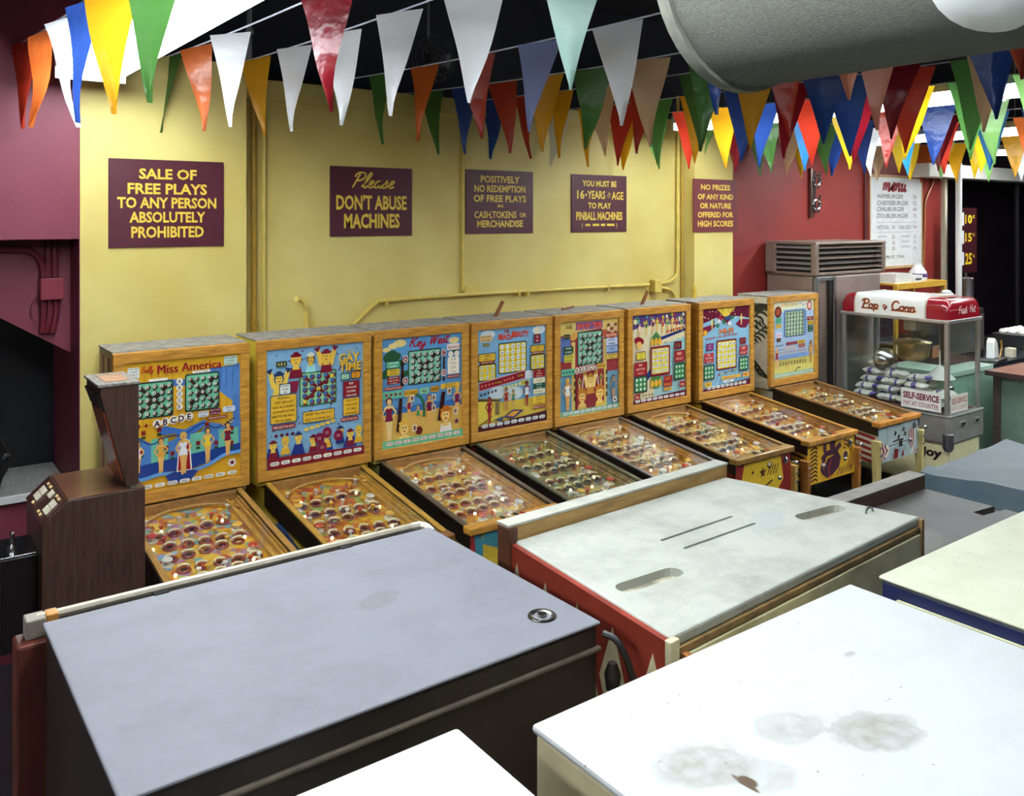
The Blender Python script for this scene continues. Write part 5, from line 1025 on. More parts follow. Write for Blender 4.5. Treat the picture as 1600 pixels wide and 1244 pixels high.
# brownish grey cabinet with raised rail
K3 = .917; Z3 = CH-K3
br3 = top_pt(1445, 763, K3); w3 = .74
GR3 = stain_mat('brown_grey_top', '#55514d', '#47433f', [(-.1, .05, .12, .06, 15, .5, '#8a867e')], .55, False)
bl3 = Vector((br3.x-w3, br3.y, 0)); fl3 = Vector((bl3.x, br3.y-.57, 0)); fr3 = Vector((br3.x, br3.y-.57, 0))
t, lp, body, tp, c = quadbox('game_cabinet', 'brownish grey tall game cabinet with raised brown rail and one hand slot', fl3, fr3, br3, bl3, Z3, M('#8f8a78', .5, var=.15), GR3)
cut(tp, [seg_slot(top_pt(1528, 803, K3), top_pt(1572, 791, K3), .035, Z3-.05, Z3+.02, False)]); tp.name = 'top_panel'
cc = (top_pt(1528, 803, K3)+top_pt(1572, 791, K3))/2-c; B(cc.x-.07, cc.x+.07, cc.y-.02, cc.y+.02, Z3-.0205, Z3-.0195).build('hand_slot', M('#4a3424', .6, var=.2), t)
B(lp[3].x, lp[2].x+.004, lp[2].y, lp[2].y+.055, Z3-.06, Z3+.042).build('back_rail', M('#5a3a2a', .5, var=.2, scale=6, stretch=(1, 8, 8)), t, .003)
B(lp[3].x, lp[2].x+.004, lp[2].y-.001, lp[2].y+.057, Z3+.042, Z3+.046).build('rail_cap', M('#8d877c', .6, var=.15), t)
# machine under a blue grey dust cover
K4 = .896; Z4 = CH-K4
bl4 = top_pt(1425, 737, K4); br4 = top_pt(1525, 693, K4); yb = (bl4.y+br4.y)/2
t = thing('covered_cabinet', 'game cabinet draped with a blue grey dust cover', 'arcade game', ((bl4.x+br4.x)/2+.1, yb-.3, 0), 0, 'tall game cabinets in the foreground')
cv = MB(); wd = (br4.x-bl4.x)/2+.06; nx, ny = 16, 14; rows = []
rr = random.Random(4)
for j in range(ny+1):
    for i in range(nx+1):
        fx = i/nx*2-1; fy = j/ny*2-1
        ex = max(0, abs(fx)-.78)/.22; ey = max(0, abs(fy)-.78)/.22
        x = (min(abs(fx), .78)/.78*wd+ex*.03)*(1 if fx > 0 else -1); y = (min(abs(fy), .78)/.78*.3+ey*.03)*(1 if fy > 0 else -1)
        drop = max(ex, ey)
        z = Z4-drop*.5-.012*math.sin(3*x+9*y)*(1-drop)+rr.uniform(-.003, .003)+(.02*math.exp(-((x*.8+y-.05)/.02)**2) if drop == 0 else 0)
        if drop > 0: x += .015*math.sin(j*2.1)*drop*(1 if ex else 0); y += .015*math.sin(i*1.7)*drop*(1 if ey else 0)
        cv.v.append((x, y, z))
for j in range(ny):
    for i in range(nx): a_ = j*(nx+1)+i; cv.f.append((a_, a_+1, a_+nx+2, a_+nx+1)); cv.m.append(0)
cvo = cv.build('dust_cover', M('#4d565e', .55, var=.2, scale=5, bump=.15, dark='#3f545e'), t, smooth=True)
sol = cvo.modifiers.new('thick', 'SOLIDIFY'); sol.thickness = .002
B(-wd+.02, wd-.02, -.28, .28, 0, Z4-.03).build('body', M('#5a8a94', .5, var=.12), t)
# front row
WHT = stain_mat('white_top_with_footprints', '#d9dbdc', '#cfd1d2', [(0, 0, .001, .001, 0, 0, '#888888')], .5, True)
def foot_spots(c):
    out = []
    for px, py, rx, ry, an, st in ((1370, 1143, .062, .042, -20, 1.0), (1235, 1137, .05, .036, -20, .75), (1100, 1196, .062, .042, -20, .95), (1195, 1212, .04, .03, -20, .6), (1168, 1222, .009, .012, 0, 1.9), (1328, 1022, .012, .006, 0, .6), (1165, 1225, .004, .02, 0, 1.6)):
        q = top_pt(px, py)-c; out.append((q.x, q.y, rx*1.15, ry*1.15, an, st*1.2, '#8f8a7e' if rx > .02 else '#5a4634'))
    return out
bl = top_pt(828, 1130); br = top_pt(1330, 912); yb = (bl.y+br.y)/2; bl.y = br.y = yb; fl = Vector((bl.x, .32, 0)); fr = Vector((br.x, .32, 0)); c = (fl+fr+br+bl)/4
quadbox('game_cabinet', 'white topped tall game cabinet marked with dirty footprints', fl, fr, br, bl, ZB, M('#cfc29c', .55, var=.1, scale=8), stain_mat('white_top_with_footprints', '#c9cbcd', '#c2c3c5', foot_spots(c), .6, True), tt=.012)
K5 = .66; p5 = top_pt(715, 1135, K5)
quadbox('game_cabinet', 'plain clean white topped tall game cabinet beside the footprinted one', Vector((p5.x-.76, .3, 0)), Vector((p5.x, .3, 0)), Vector((p5.x, p5.y, 0)), Vector((p5.x-.76, p5.y, 0)), CH-K5, M('#c9c6bc', .5, var=.08), stain_mat('plain_white_top', '#cdcfd2', '#c4c6ca', [], .6, True), tt=.012)
p6 = top_pt(1372, 899)
t, lp, body, tp, c = quadbox('game_cabinet', 'cream topped tall game cabinet with dark blue upper side', Vector((p6.x, .35, 0)), Vector((p6.x+.77, .35, 0)), Vector((p6.x+.77, p6.y, 0)), Vector((p6.x, p6.y, 0)), ZB, M('#1c2450', .4, var=.1), stain_mat('cream_top', '#d4d5bd', '#c6c7ae', [], .5, True), tt=.008)
B(lp[0].x-.006, lp[0].x+.002, lp[0].y+.05, lp[3].y-.04, ZB-.1, ZB-.034).build('side_label', M('#c9c4a0', .5, var=.1), t)
B(lp[0].x-.008, lp[0].x, lp[0].y, lp[3].y, 0, ZB-.14).build('lower_side', M('#c9c0a0', .5, var=.15), t)
# ------------------------------------------------------------------ right: air conditioner by the red wall
c0 = P(1273, 378, y=4.81); ax0 = P(1191, 378, y=YW-.02).x; ax0 = c0.x; ax1 = P(1382, 378, y=4.81).x
yf = 4.81; yb_ = YW-.03; zt = 2.22
ACM = M('#8a786c', .42, .35, var=.08, scale=5); ACD = M('#6f675f', .45, .3, var=.08)
t = thing('air_conditioner', 'tall brown grey metal air conditioner with louvred top beside the red wall', 'air conditioner', ((ax0+ax1)/2, yf, 0), 0)
h2 = (ax1-ax0)/2; dp = yb_-yf; zl = zt-.32
B(-h2+.02, h2-.02, .03, dp, 0, zl+.005).build('body', ACM, t, .02)
cap = MB().box(-h2, h2, -.02, dp, zt-.03, zt).build('hood_top', ACM, t, .03)
B(-h2, h2, .0, dp, zl, zl+.03).build('hood_bottom', ACM, t, .008)
B(-h2+.03, h2-.03, .05, dp, zl+.02, zt-.02).build('hood_core', M('#1c1a1a', .7, var=.1), t)
for x_ in (-h2, h2-.05): B(x_, x_+.05, -.018, .05, zl, zt-.02).build('hood_post', ACM, t, .015)
B(-h2, -h2+.05, dp-.12, dp, zl, zt-.02).build('hood_post', ACM, t, .01)
for i in range(5):
    z_ = zl+.055+.05*i; MB().prism([(-.004, z_), (.04, z_+.02), (.04, z_+.026), (-.004, z_+.008)], 0, -h2+.05, h2-.05).build('slat', ACD if i % 2 else ACM, t)
    MB().prism([(-h2+.002, z_), (-h2+.04, z_+.02), (-h2+.04, z_+.026), (-h2+.002, z_+.008)], 1, .05, dp-.12).build('slat', M('#a8a49c', .35, .6, var=.05), t)
MB().tube([(-h2+.03, .01, zl-.02), (-h2+.03, .01, .0)], .03, 12).build('corner_pipe', STEEL, t, smooth=True)
B(-h2+.03, -h2+.3, -.0, .03, zl-.05, zl-.01).build('trim_bar', STEEL, t, .006)
B(-h2+.24, -h2+.30, .0, .028, 0, zl-.05).build('gap', M('#14120f', .6, var=.1), t)
B(-h2+.30, h2-.1, -.012, .032, 0, zl-.01).build('door', M('#93827a', .4, .3, var=.08, scale=4), t, .01)
B(-h2+.295, -h2+.325, -.02, -.008, 0, zl-.012).build('door_trim', STEEL, t, .004)
for x_ in (h2-.17,):
    for i in range(4): B(x_-.004, x_+.004, -.008, .0, zl+.06+.05*i, zl+.08+.05*i).build('slat_pin', STEEL, t)
# chrome bracket on the red wall
c0 = P(1268, 302, y=YW); t = thing('wall_bracket', 'chrome double loop bracket mounted on the red wall', 'bracket', (c0.x, YW, c0.z))
B(-.06, -.03, -.04, 0, -.26, .26).build('back_bar', M('#8a8078', .25, 1, var=.1), t, .006); B(-.03, .07, -.012, 0, -.2, .24).build('plate', M('#4a2c28', .4, .5), t, .004)
for z_ in (.13, -.12):
    MB().torus((.02, -.05, z_), .05, .012, 16, 6, (0.2, 1, 0)).build('loop', CHROME, t, smooth=True); MB().tube([(.06, -.04, z_-.08), (.06, -.06, z_+.1)], .012, 8).build('clip', CHROME, t, smooth=True)
# menu board
t = thing('menu_board', 'white menu board with red heading on the red wall', 'sign')
m0 = P(1360.5, 276, y=YW-.02); m1 = P(1440, 413, y=YW-.02); W_ = m1.x-m0.x; H_ = m0.z-m1.z; t.location = ((m0.x+m1.x)/2, YW, m1.z)
bd = B(-W_/2, W_/2, -.018, 0, 0, H_).build('board', M('#eef0ee', .4, var=.02), t, .002)
for bx in ((-W_/2-.02, W_/2+.02, -.024, 0, H_, H_+.03), (-W_/2-.02, W_/2+.02, -.024, 0, -.03, 0), (-W_/2-.02, -W_/2, -.024, 0, 0, H_), (W_/2, W_/2+.02, -.024, 0, 0, H_)): B(*bx).build('frame', M('#c9a070', .5, var=.1), t, .002)
a = Art(W_, H_); a.rect(.01, .01, .99, .99, '#eef0ee'); a.script('menu', .22, .855, .17, '#9a1c24', .035, .3, w=.52)
for txt, y_, w_ in (('HAMBURGER', .79, .5), ('CHEESEBURGER', .715, .6), ('CHILIBURGER', .645, .52), ('DOUBLEBURGER', .57, .6)): a.text(txt, .12, y_, .05, '#2a2a2a', w=w_, bold=.0, shear=.2, align='l')
for y_, v_ in ((.79, '50'), (.715, '55'), (.645, '60'), (.57, '75')): a.text(v_, .86, y_, .045, '#8a3a44', w=.07)
for y_ in (.495, .385): a.rect(.1, y_-.004, .9, y_+.004, '#d8c8c4')
a.text('HOT DOG', .12, .44, .045, '#3a3a3a', w=.22, align='l', shear=.2); a.text('35', .43, .44, .04, '#3a3a3a', w=.06); a.text('CHILI DOG', .54, .44, .045, '#4a4a4a', w=.24, align='l', shear=.2); a.text('50', .86, .44, .04, '#8a3a44', w=.07)
for i in range(3): a.rect(.14, .325-.065*i, .3, .345-.065*i, '#c9ced2'); a.rect(.58, .325-.06*i, .76, .345-.06*i, '#cdd2d6'); a.text('25', .43, .33-.065*i, .04, '#8a3a44', w=.06); a.text('15', .86, .33-.065*i, .035, '#4a4a5a', w=.05)
a.text('PLUS  TAX', .47, .105, .035, '#3a3a3a', w=.36, shear=.15); a.build('lettering', bd, (-W_/2, -.018, 0), (1, 0, 0), (0, 0, 1))
# cables and conduit on the red wall
t = thing('wall_conduit', 'dark red vertical conduit on the red wall beside the menu board', 'pipe'); c0 = P(1350, 300, y=YW)
MB().tube([(c0.x, YW-.02, .9), (c0.x, YW-.02, ZT)], .022, 8).build('pipe', M('#5a1a16', .5), t, smooth=True)
MB().tube([(c0.x+.09, YW-.012, .9), (c0.x+.09, YW-.012, ZT)], .012, 8).build('pipe', M('#7a2a22', .5), t, smooth=True)
t = thing('hanging_cord', 'tan cord hanging on the red wall right of the menu board', 'cord')
MB().tube(smooth_path([P(1462, 272, y=YW-.02), P(1456, 290, y=YW-.02), P(1446, 315, y=YW-.02), P(1445, 350, y=YW-.02), P(1444, 380, y=YW-.02), P(1443, 425, y=YW-.02)], 4), .014, 6).build('cord', M('#a8683c', .5), t, smooth=True)
# white header, post, price panel, dark glazing
t = thing('header_beam', 'white painted beam above the dark storefront glass', 'beam'); z0 = P(1500, 279, y=5.2).z; h0 = P(1446, 270, y=5.2).x
B(h0, 17.5, 5.15, YW-.002, z0, z0+.16).build('beam', M('#e9e6da', .5, var=.04), t, .01)
struct('wall_right', B(17.6, 17.75, -4, 5.9, 0, ZC), NAVY)
DG = glass_mat('dark_window_glass', (.7, .7, .74), 0.05)
w0_ = P(1474, 300, y=YW).x
wo = B(w0_, 17.5, YW-.01, YW, .9, z0).build('window_1', DG); wo['kind'] = 'structure'
B(w0_-.05, w0_+.01, YW-.05, YW+.02, .0, z0).build('window_frame', M('#d8d0b8', .4, var=.05), wo, .01)
B(12.6, 12.66, YW-.03, YW+.02, .9, z0).build('window_frame', M('#1c1a1c', .4), wo, .004)
struct('wall_right_sill', B(w0_-.05, 17.5, YW-.05, YW+.1, 0, .9), M('#2a2020', .6, var=.1))
struct('wall_back_outside', B(w0_-.2, 18, 5.72, 5.745, 0, z0+.3), M('#3a262c', .6, var=.35, scale=2))
t = thing('support_post', 'slim white metal post in front of the dark window', 'post'); pc = P(1498, 300, y=5.0)
MB().tube([(pc.x, 5.0, 0), (pc.x, 5.0, z0+.16)], .035, 12).build('post', M('#dcdad4', .35, var=.03), t, smooth=True); MB().lathe([(.06, 0), (.06, .02), (.036, .03)], 12, (pc.x, 5.0, 0)).build('base_flange', M('#dcdad4', .35, var=.03), t)
t = thing('price_board', 'dark red board with yellow 10 15 25 cent prices by the white post', 'sign')
b0 = P(1503, 325, y=5.1); b1 = P(1525, 425, y=5.1); t.location = (b0.x, 5.1, b1.z); W_ = b1.x-b0.x+.05; H_ = b0.z-b1.z
bd = B(-.05, W_-.05, -.01, .01, 0, H_).build('board', M('#3a1018', .45, var=.15), t, .002); a = Art(W_, H_); a.rect(.01, .01, .99, .99, '#3a1018')
for tx, y_ in (('10', .83), ('15', .55), ('25', .22)): a.text(tx, .48, y_, .13 if tx != '25' else .17, '#e8bc2c', w=.42, bold=.03); a.text('c', .8, y_+.05, .07, '#e8bc2c', w=.12, bold=.02); a.rect(.02, y_-.1, .2, y_+.1, '#e9e8e4')
a.build('lettering', bd, (-.05, -.01, 0), (1, 0, 0), (0, 0, 1))
MB().tube([(W_*.5, .05, 0), (W_*.5, .05, -b1.z)], .015, 8).build('stand_pole', STEEL, t)
# ------------------------------------------------------------------ popcorn machine on its cart
PX = 7.42; k_ = 1/1.993
yn = PX/1.993; yfar = PX/1.568; pw = P(1532, 500, y=yn).x-PX
zr = P(1482, 504, x=PX).z; zg = P(1485, 652, x=PX).z; zbase = P(1485, 685, x=PX).z; ztp = zr+.20
t = thing('popcorn_machine', 'glass popcorn machine with red and white top on a cream cart', 'popcorn machine', (PX+pw/2, (yn+yfar)/2, 0))
hx = pw/2; hy = (yfar-yn)/2
ALU = M('#c4c4c2', .35, .85, var=.05)
ENR = M('#8e1420', .22, var=.05, coat=.6); ENW = M('#f0f1ee', .25, var=.03, coat=.5)
# domed roof: rounded profile across x, along y in three bands
def roof_prof(g=0): return [(-hx-g, zr+.015)]+[(-hx-g+.07*(1-math.cos(math.radians(an))), zr+.09+(.10+g)*math.sin(math.radians(an))) for an in range(0, 91, 15)]+[(hx+g-.07*(1-math.cos(math.radians(an))), zr+.09+(.10+g)*math.sin(math.radians(an))) for an in range(90, -1, -15)]+[(hx+g, zr+.015)]
MB().prism(roof_prof(), 1, -hy+.06, hy-.06).build('roof', ENR, t, .0, smooth=True)
for s_ in (-1, 1):      # rounded ends
    pr = roof_prof(); m_ = MB(); 
    for j in range(5):
        an = math.radians(90*j/4); sc = math.cos(an); e_ = hy-.06+.06*math.sin(an)
        for x_, z_ in pr: m_.v.append((x_*(1-.04*(1-sc)), s_*e_, zr+.015+(z_-zr-.015)*(1-.35*(1-sc))))
    n_ = len(pr)
    for j in range(4):
        for i in range(n_-1): m_.f.append((j*n_+i, j*n_+i+1, (j+1)*n_+i+1, (j+1)*n_+i)); m_.m.append(0)
    m_.f.append(tuple(4*n_+i for i in range(n_))); m_.m.append(0)
    m_.build('roof_end', ENR, t, smooth=True)
ya, yb2 = -hy+.2, hy-.14
wb = MB().prism(roof_prof(.006), 1, ya, yb2).build('white_band', ENW, t, 0, smooth=True)
for yy in (ya, yb2): MB().prism(roof_prof(.009), 1, yy-.008, yy+.008).build('band_trim', M('#d8d2c4', .3, .3, var=0), t)
a = Art(yb2-ya, .16)
for col, dx in (('#e0b060', .008), ('#7a2c20', 0)):
    for tx, x_, w_ in (('Pop', .1, .26), ('Corn', .53, .36)):
        a.script(tx, x_+dx, .42-dx*3, .5, col, .02, .08, w=w_)
        a.line([(x_+dx, .40-dx*3), (x_+w_*.9+dx, .38-dx*3)], .018, col)
a.ell(.445, .55, .035, .035, '#7a2c20'); a.poly([(.41, .62), (.48, .62), (.445, .3)], '#7a2c20'); a.line([(.42, .5), (.47, .68)], .012, '#e8d8b8')
a.build('lettering', wb, (-hx-.0065, yb2, zr+.0), (0, -1, 0), (0, 0, 1))
a = Art(2*hx, .2); a.script('Fresh', .3, .45, .32, '#e8c8c4', .012, .15, w=.27); a.script('Hot', .63, .48, .32, '#e8c8c4', .012, .15, w=.2)
rl = B(-hx+.03, hx-.03, -hy-.005, -hy+.02, zr+.012, zr+.1).build('end_plate', ENR, t, .004); a.build('lettering', rl, (-hx, -hy-.006, zr-.03), (1, 0, 0), (0, 0, 1))
MB().prism(rrect(-hx+.1, -.25, hx-.1, .25, .05), 2, ztp-.006, ztp+.006).build('roof_vent', ENW, t) if False else None
B(-hx-.012, hx+.012, -hy-.012, hy+.012, zr-.015, zr+.015).build('top_rail', ALU, t, .006)
for sx in (-1, 1):
    for sy in (-1, 1): B(sx*hx-(.035 if sx > 0 else 0), sx*hx+(.035 if sx < 0 else 0), sy*hy-(.035 if sy > 0 else 0), sy*hy+(.035 if sy < 0 else 0), zg, zr-.015).build('corner_post', ALU, t, .004)
for sx in (-1, 1): B(sx*(hx-.008)-.003, sx*(hx-.008)+.003, -hy+.035, hy-.035, zg, zr-.015).build('glass_pane', PANE, t)
for sy in (-1, 1): B(-hx+.035, hx-.035, sy*(hy-.008)-.003, sy*(hy-.008)+.003, zg, zr-.015).build('glass_pane', PANE, t)
B(-hx-.02, hx+.02, -hy-.02, hy+.02, zbase-.06, zg).build('base', M('#9a9692', .35, .4, var=.1, scale=6), t, .012)
B(-hx-.025, hx+.025, -hy-.025, hy+.025, zg-.012, zg+.004).build('base_rim', ALU, t, .004)
B(-hx+.04, hx-.04, -hy+.04, hy-.04, zg+.004, zg+.014).build('deck', M('#7a5448', .5, .2, var=.15), t)
for x_ in (-.08, .17): 
    hm_ = B(x_-.05, x_+.05, -hy-.028, -hy-.018, zg-.11, zg-.06).build('handle', ALU, t, .006); B(x_-.03, x_+.03, -hy-.032, -hy-.026, zg-.095, zg-.075).build('handle_slot', BLACK, hm_)
MB().lathe([(.0, -.03), (.03, -.025), (.045, 0), (.045, .12), (.04, .125), (0, .125)], 14, (-hx-.0, -hy-.0, zbase-.09)).build('corner_cap', M('#8c8890', .35, .8, var=.1), t, smooth=True)
ct = B(-hx+.0, hx-.0, -hy+.0, hy, .12, zbase-.05).build('cart', M('#e4dcae', .4, var=.05, coat=.2), t, .03)
a = Art(2*hy, .3); a.text('Enjoy', .80, .70, .25, '#2a1c1c', w=.30, bold=.05, shear=.1); a.build('lettering', ct, (-hx-.0, hy, zbase-.36), (0, -1, 0), (0, 0, 1))
for sx in (-1, 1):
    for sy in (-1, 1): MB().torus((sx*(hx-.08), sy*(hy-.1), .06), .045, .015, 14, 6, (1, 0, 0)).build('wheel', BLACK, t, smooth=True); B(sx*(hx-.08)-.012, sx*(hx-.08)+.012, sy*(hy-.1)-.012, sy*(hy-.1)+.012, .05, .13).build('caster', STEEL, t)
# kettle, its arm, popcorn deck
KET = M('#b0966a', .3, .85, var=.1); ky = -.02
MB().lathe([(0, -.17), (.09, -.165), (.14, -.12), (.16, 0), (.168, .005), (.16, .012), (.08, .03), (0, .035)], 22, (.02, ky, zr-.25)).build('kettle', KET, t, smooth=True)
MB().tube([(.02, ky, zr-.22), (.02, ky, zr-.02)], .015, 8).build('kettle_rod', CHROME, t, smooth=True)
B(-.03, .07, ky-.06, ky+.06, zr-.14, zr-.015).build('motor_box', M('#d8d0bc', .4, var=.1), t, .008)
MB().lathe([(0, .03), (.06, .025), (.105, 0), (.11, -.004)], 20, (-.12, .16, zr-.42), (-.85, -.5, .15)).build('kettle_lid', CHROME, t, smooth=True)
MB().tube([(-.12, .16, zr-.42), (-.02, .1, zr-.4)], .008, 6).build('lid_arm', CHROME, t)
MB().lathe([(.004, .28), (.006, .12), (.1, .03), (.13, .0), (.12, -.004)], 18, (.05, -.26, zr-.55)).build('warming_lamp', M('#ecebe6', .35, var=.03), t, smooth=True); MB().tube([(.05, -.26, zr-.3), (.05, -.26, zr-.015)], .006, 6).build('lamp_cord', STEEL, t)
MB().lathe([(.01, 0), (.022, .12), (.03, .14)], 10, (hx-.07, -.28, zg+.02)).build('seasoning_shaker', CHROME, t)
tg = B(.06, .2, -.19, -.185, zr-.38, zr-.27).build('price_tag', M('#c98a68', .5, var=.1), t); 
for lx, ln, fn_, sz in ((-hx-.0, 1, (0, -1, 0), 1.0), (0, 0, (1, 0, 0), .8)):
    if ln:
        a = Art(.36, .17); a.rect(0, 0, 1, 1, '#f2efe8'); a.text('SELF-SERVICE', .5, .66, .32, '#7a1428', w=.9, bold=.04); a.text('PAY AT COUNTER', .5, .25, .24, '#a83a4a', w=.88, bold=.01)
        o_ = B(-hx-.001, -hx+.001-.0, -hy+.06, -hy+.42, zg+.02, zg+.19).build('notice', M('#f2efe8', .5, var=.02), t); a.build('lettering', o_, (-hx-.0012, -hy+.42, zg+.02), (0, -1, 0), (0, 0, 1))
    else:
        a = Art(.3, .15); a.rect(0, 0, 1, 1, '#e6e0d4'); a.text('SELF-SERVICE', .5, .66, .32, '#a8543c', w=.9, bold=.03); a.text('PAY AT COUNTER', .5, .25, .24, '#b06a50', w=.88)
        o_ = B(-hx+.04, -hx+.34, -hy-.0015, -hy+.0005, zg+.02, zg+.17).build('notice', M('#e6e0d4', .5, var=.02), t); a.build('lettering', o_, (-hx+.04, -hy-.0016, zg+.02), (1, 0, 0), (0, 0, 1))
# bags of popcorn piled inside
def bag_mesh(seed):
    r_ = random.Random(seed); m_ = MB(); nu, nv_ = 9, 6
    for side_ in (1, -1):
        o_ = len(m_.v)
        for j in range(nv_+1):
            for i in range(nu+1):
                u_ = i/nu*2-1; v_ = j/nv_*2-1
                puff = max(0, (1-u_**4)*(1-v_**4)); m_.v.append((u_*.10*(1-.08*v_*v_), v_*.065*(1-.06*u_*u_), side_*.03*puff**.6+r_.uniform(-.004, .004)*puff+.006*math.sin(u_*5+seed)*(1-puff)))
        for j in range(nv_):
            for i in range(nu):
                q_ = o_+j*(nu+1)+i; f_ = (q_, q_+1, q_+nu+2, q_+nu+1); m_.f.append(f_ if side_ > 0 else f_[::-1]); m_.m.append(1 if (i == (seed*2) % 9 or (i == 5 and (j+seed) % 2)) else 0)
    return mesh_of(m_, [M('#e9e4da', .45, var=.06, scale=30), M('#6a5aa8', .45, var=.1, scale=30)])
bags = [bag_mesh(i) for i in range(4)]; rb = random.Random(12)
spots = []
for lay, (nx_, ny_) in enumerate(((2, 4), (2, 4), (2, 3), (1, 3), (1, 1))):
    for i in range(nx_):
        for j in range(ny_): spots.append((-hx+.125+.16*i+.02*lay+rb.uniform(-.01, .01), hy-.17-.215*j-.02*lay+rb.uniform(-.015, .015), zg+.058+.07*lay+rb.uniform(-.004, .006)))
for i, (x_, y_, z_) in enumerate(spots):
    ob = link('popcorn_bag', bags[i % 4]); ob.location = (PX+pw/2+x_, (yn+yfar)/2+y_, z_); ob.rotation_euler = (rb.uniform(-.07, .07), rb.uniform(-.07, .07), rb.uniform(-.16, .16)+math.pi/2)
    tag(ob, 'white and purple bag of popcorn piled inside the glass case', 'popcorn bag', 'popcorn bags in the glass case')
# ------------------------------------------------------------------ snack counters and what stands on them
ZK = .95
t = thing('back_counter', 'mint green snack counter with dark top behind the popcorn machine', 'counter')
B(8.35, 12.6, 4.20, 4.8, .1, ZK-.05).build('body', M('#9fc4ae', .45, var=.06), t, .006); B(8.33, 9.24, 4.17, 4.82, ZK-.05, ZK).build('worktop', M('#b8d0c0', .35, var=.06), t, .006); B(9.24, 12.6, 4.17, 4.82, ZK-.05, ZK).build('worktop', M('#2a2c30', .3, var=.1), t, .006); B(8.4, 12.5, 4.26, 4.76, 0, .1).build('plinth', BLACK, t)
c0 = P(1540, 579, z=ZK)
t = thing('front_counter', 'dull green counter with brown overhanging top and dark corner post', 'counter')
cy1 = min(c0.y, 4.1); B(c0.x, c0.x+.8, 1.6, cy1, ZK-.04, ZK).build('worktop', M('#9a6a58', .35, var=.12, coat=.2), t, .006)
B(c0.x+.06, c0.x+.76, 1.64, cy1-.06, .0, ZK-.04).build('body', M('#6f8274', .5, var=.08), t, .004); B(c0.x+.04, c0.x+.1, cy1-.12, cy1-.05, 0, ZK-.04).build('corner_post', M('#4a3a34', .5, var=.1), t, .004)
B(c0.x-.004, c0.x+.804, cy1-.002, cy1+.006, ZK-.045, ZK+.002).build('edge_band', M('#4a3430', .4), t)
B(c0.x-.006, c0.x+.002, 1.6, cy1, ZK-.045, ZK+.002).build('edge_band', M('#4a3430', .4), t)
# slicer
p_ = P(1546, 560, z=ZK); t = thing('food_slicer', 'white slicing machine standing on the dark snack counter', 'slicer', (P(1549, 560, y=4.27).x+.04, 4.27, ZK), .1)
MB().prism(rrect(-.14, -.1, .14, .1, .03), 2, 0, .03).build('base', STEEL, t, .004); MB().prism([(-.1, .03), (.06, .03), (.02, .2), (-.05, .25), (-.09, .2)], 1, -.04, .04).build('housing', ENW, t, .015)
MB().lathe([(0, -.006), (.09, -.003), (.09, .003), (0, .006)], 22, (.05, 0, .14), (.3, -1, 0)).build('blade', CHROME, t, smooth=True); MB().tube([(.1, -.03, .03), (.16, -.03, .12), (.14, -.03, .2)], .01, 8).build('handle', M('#a8803c', .4), t, smooth=True)
# pan of white buns
p_ = P(1592, 556, y=4.55); t = thing('steel_pan', 'deep steel pan on the snack counter', 'pan', (p_.x+.05, 4.55, ZK))
MB().hexa([(-.25, -.14, .0), (.25, -.14, 0), (.25, .14, 0), (-.25, .14, 0)], [(-.28, -.17, .16), (.28, -.17, .16), (.28, .17, .16), (-.28, .17, .16)]).build('pan_body', STEEL, t, .008); B(-.3, .3, -.19, .19, .155, .165).build('rim', STEEL, t, .003)
bun = mesh_of(MB().lathe([(0, 0), (.035, .003), (.045, .02), (.035, .042), (.015, .052), (0, .053)], 14), M('#efece4', .6, var=.04))
rb = random.Random(3)
for i in range(5):
    for j in range(3):
        ob = link('bun', bun); ob.location = (p_.x+.05-.22+.11*i, 4.55-.1+.1*j, ZK+.166); ob.rotation_euler = (0, 0, rb.uniform(0, 3)); tag(ob, 'round white bun heaped on the deep steel pan', 'bun', 'white buns on the pan')
p_ = P(1579, 560, y=4.27); t = thing('napkin_dispenser', 'small cream square box in front of the steel pan', 'box', (p_.x, 4.27, ZK)); B(-.05, .05, -.04, .04, 0, .1).build('case', M('#e4dcc4', .4, var=.05), t, .006); B(-.035, .035, -.045, -.038, .02, .08).build('face_plate', M('#d4c9ac', .4, var=.05), t, .003)
# yellow shelf rack with things on it
r0 = P(1384, 440, y=5.0).x; r1 = P(1462, 440, y=5.0).x; zr_ = 1.75; r0 = max(r0, 8.33)
t = thing('shelf_rack', 'yellow framed shelf rack under the menu board', 'shelf', ((r0+r1)/2, 4.88, 0)); hw_ = (r1-r0)/2; YF = M('#c99a34', .45, var=.1)
for x_ in (-hw_, hw_-.04):
    for y_ in (0, .36): B(x_, x_+.04, y_, y_+.04, 0, zr_-.02).build('post', YF, t, .003)
for z_ in (1.1, 1.42, zr_-.02): B(-hw_, hw_, -.005, .405, z_, z_+.02).build('shelf', YF if z_ > 1.6 else M('#8a8478', .5, var=.1), t, .003)
B(-hw_, hw_, -.006, .01, zr_-.06, zr_-.02).build('front_rail', YF, t, .003)
bg_ = MB().lathe([(0, 0), (.1, .01), (.12, .06), (.08, .12), (0, .15)], 14, (0, 0, 0)); t = thing('produce_bag', 'yellow green bag lying on the yellow rack shelf', 'bag', (P(1418, 470, y=5.0).x, 5.02, 1.44)); bg_.build('bag', M('#a8a83c', .5, var=.25, bump=.3), t, smooth=True); MB().lathe([(.02, .145), (.05, .19), (.0, .17)], 10).build('bag_tie', M('#b8b84c', .5), t)
t = thing('paper_stack', 'stack of white paper wrappers on top of the yellow rack', 'paper', (P(1403, 432, y=5.0).x, 5.05, zr_)); 
for i in range(4): MB().prism(rrect(-.16+.006*i, -.12, .16+.008*i, .12, .02), 2, .025*i, .025*i+.022).build('sheet_pad', ENW, t)
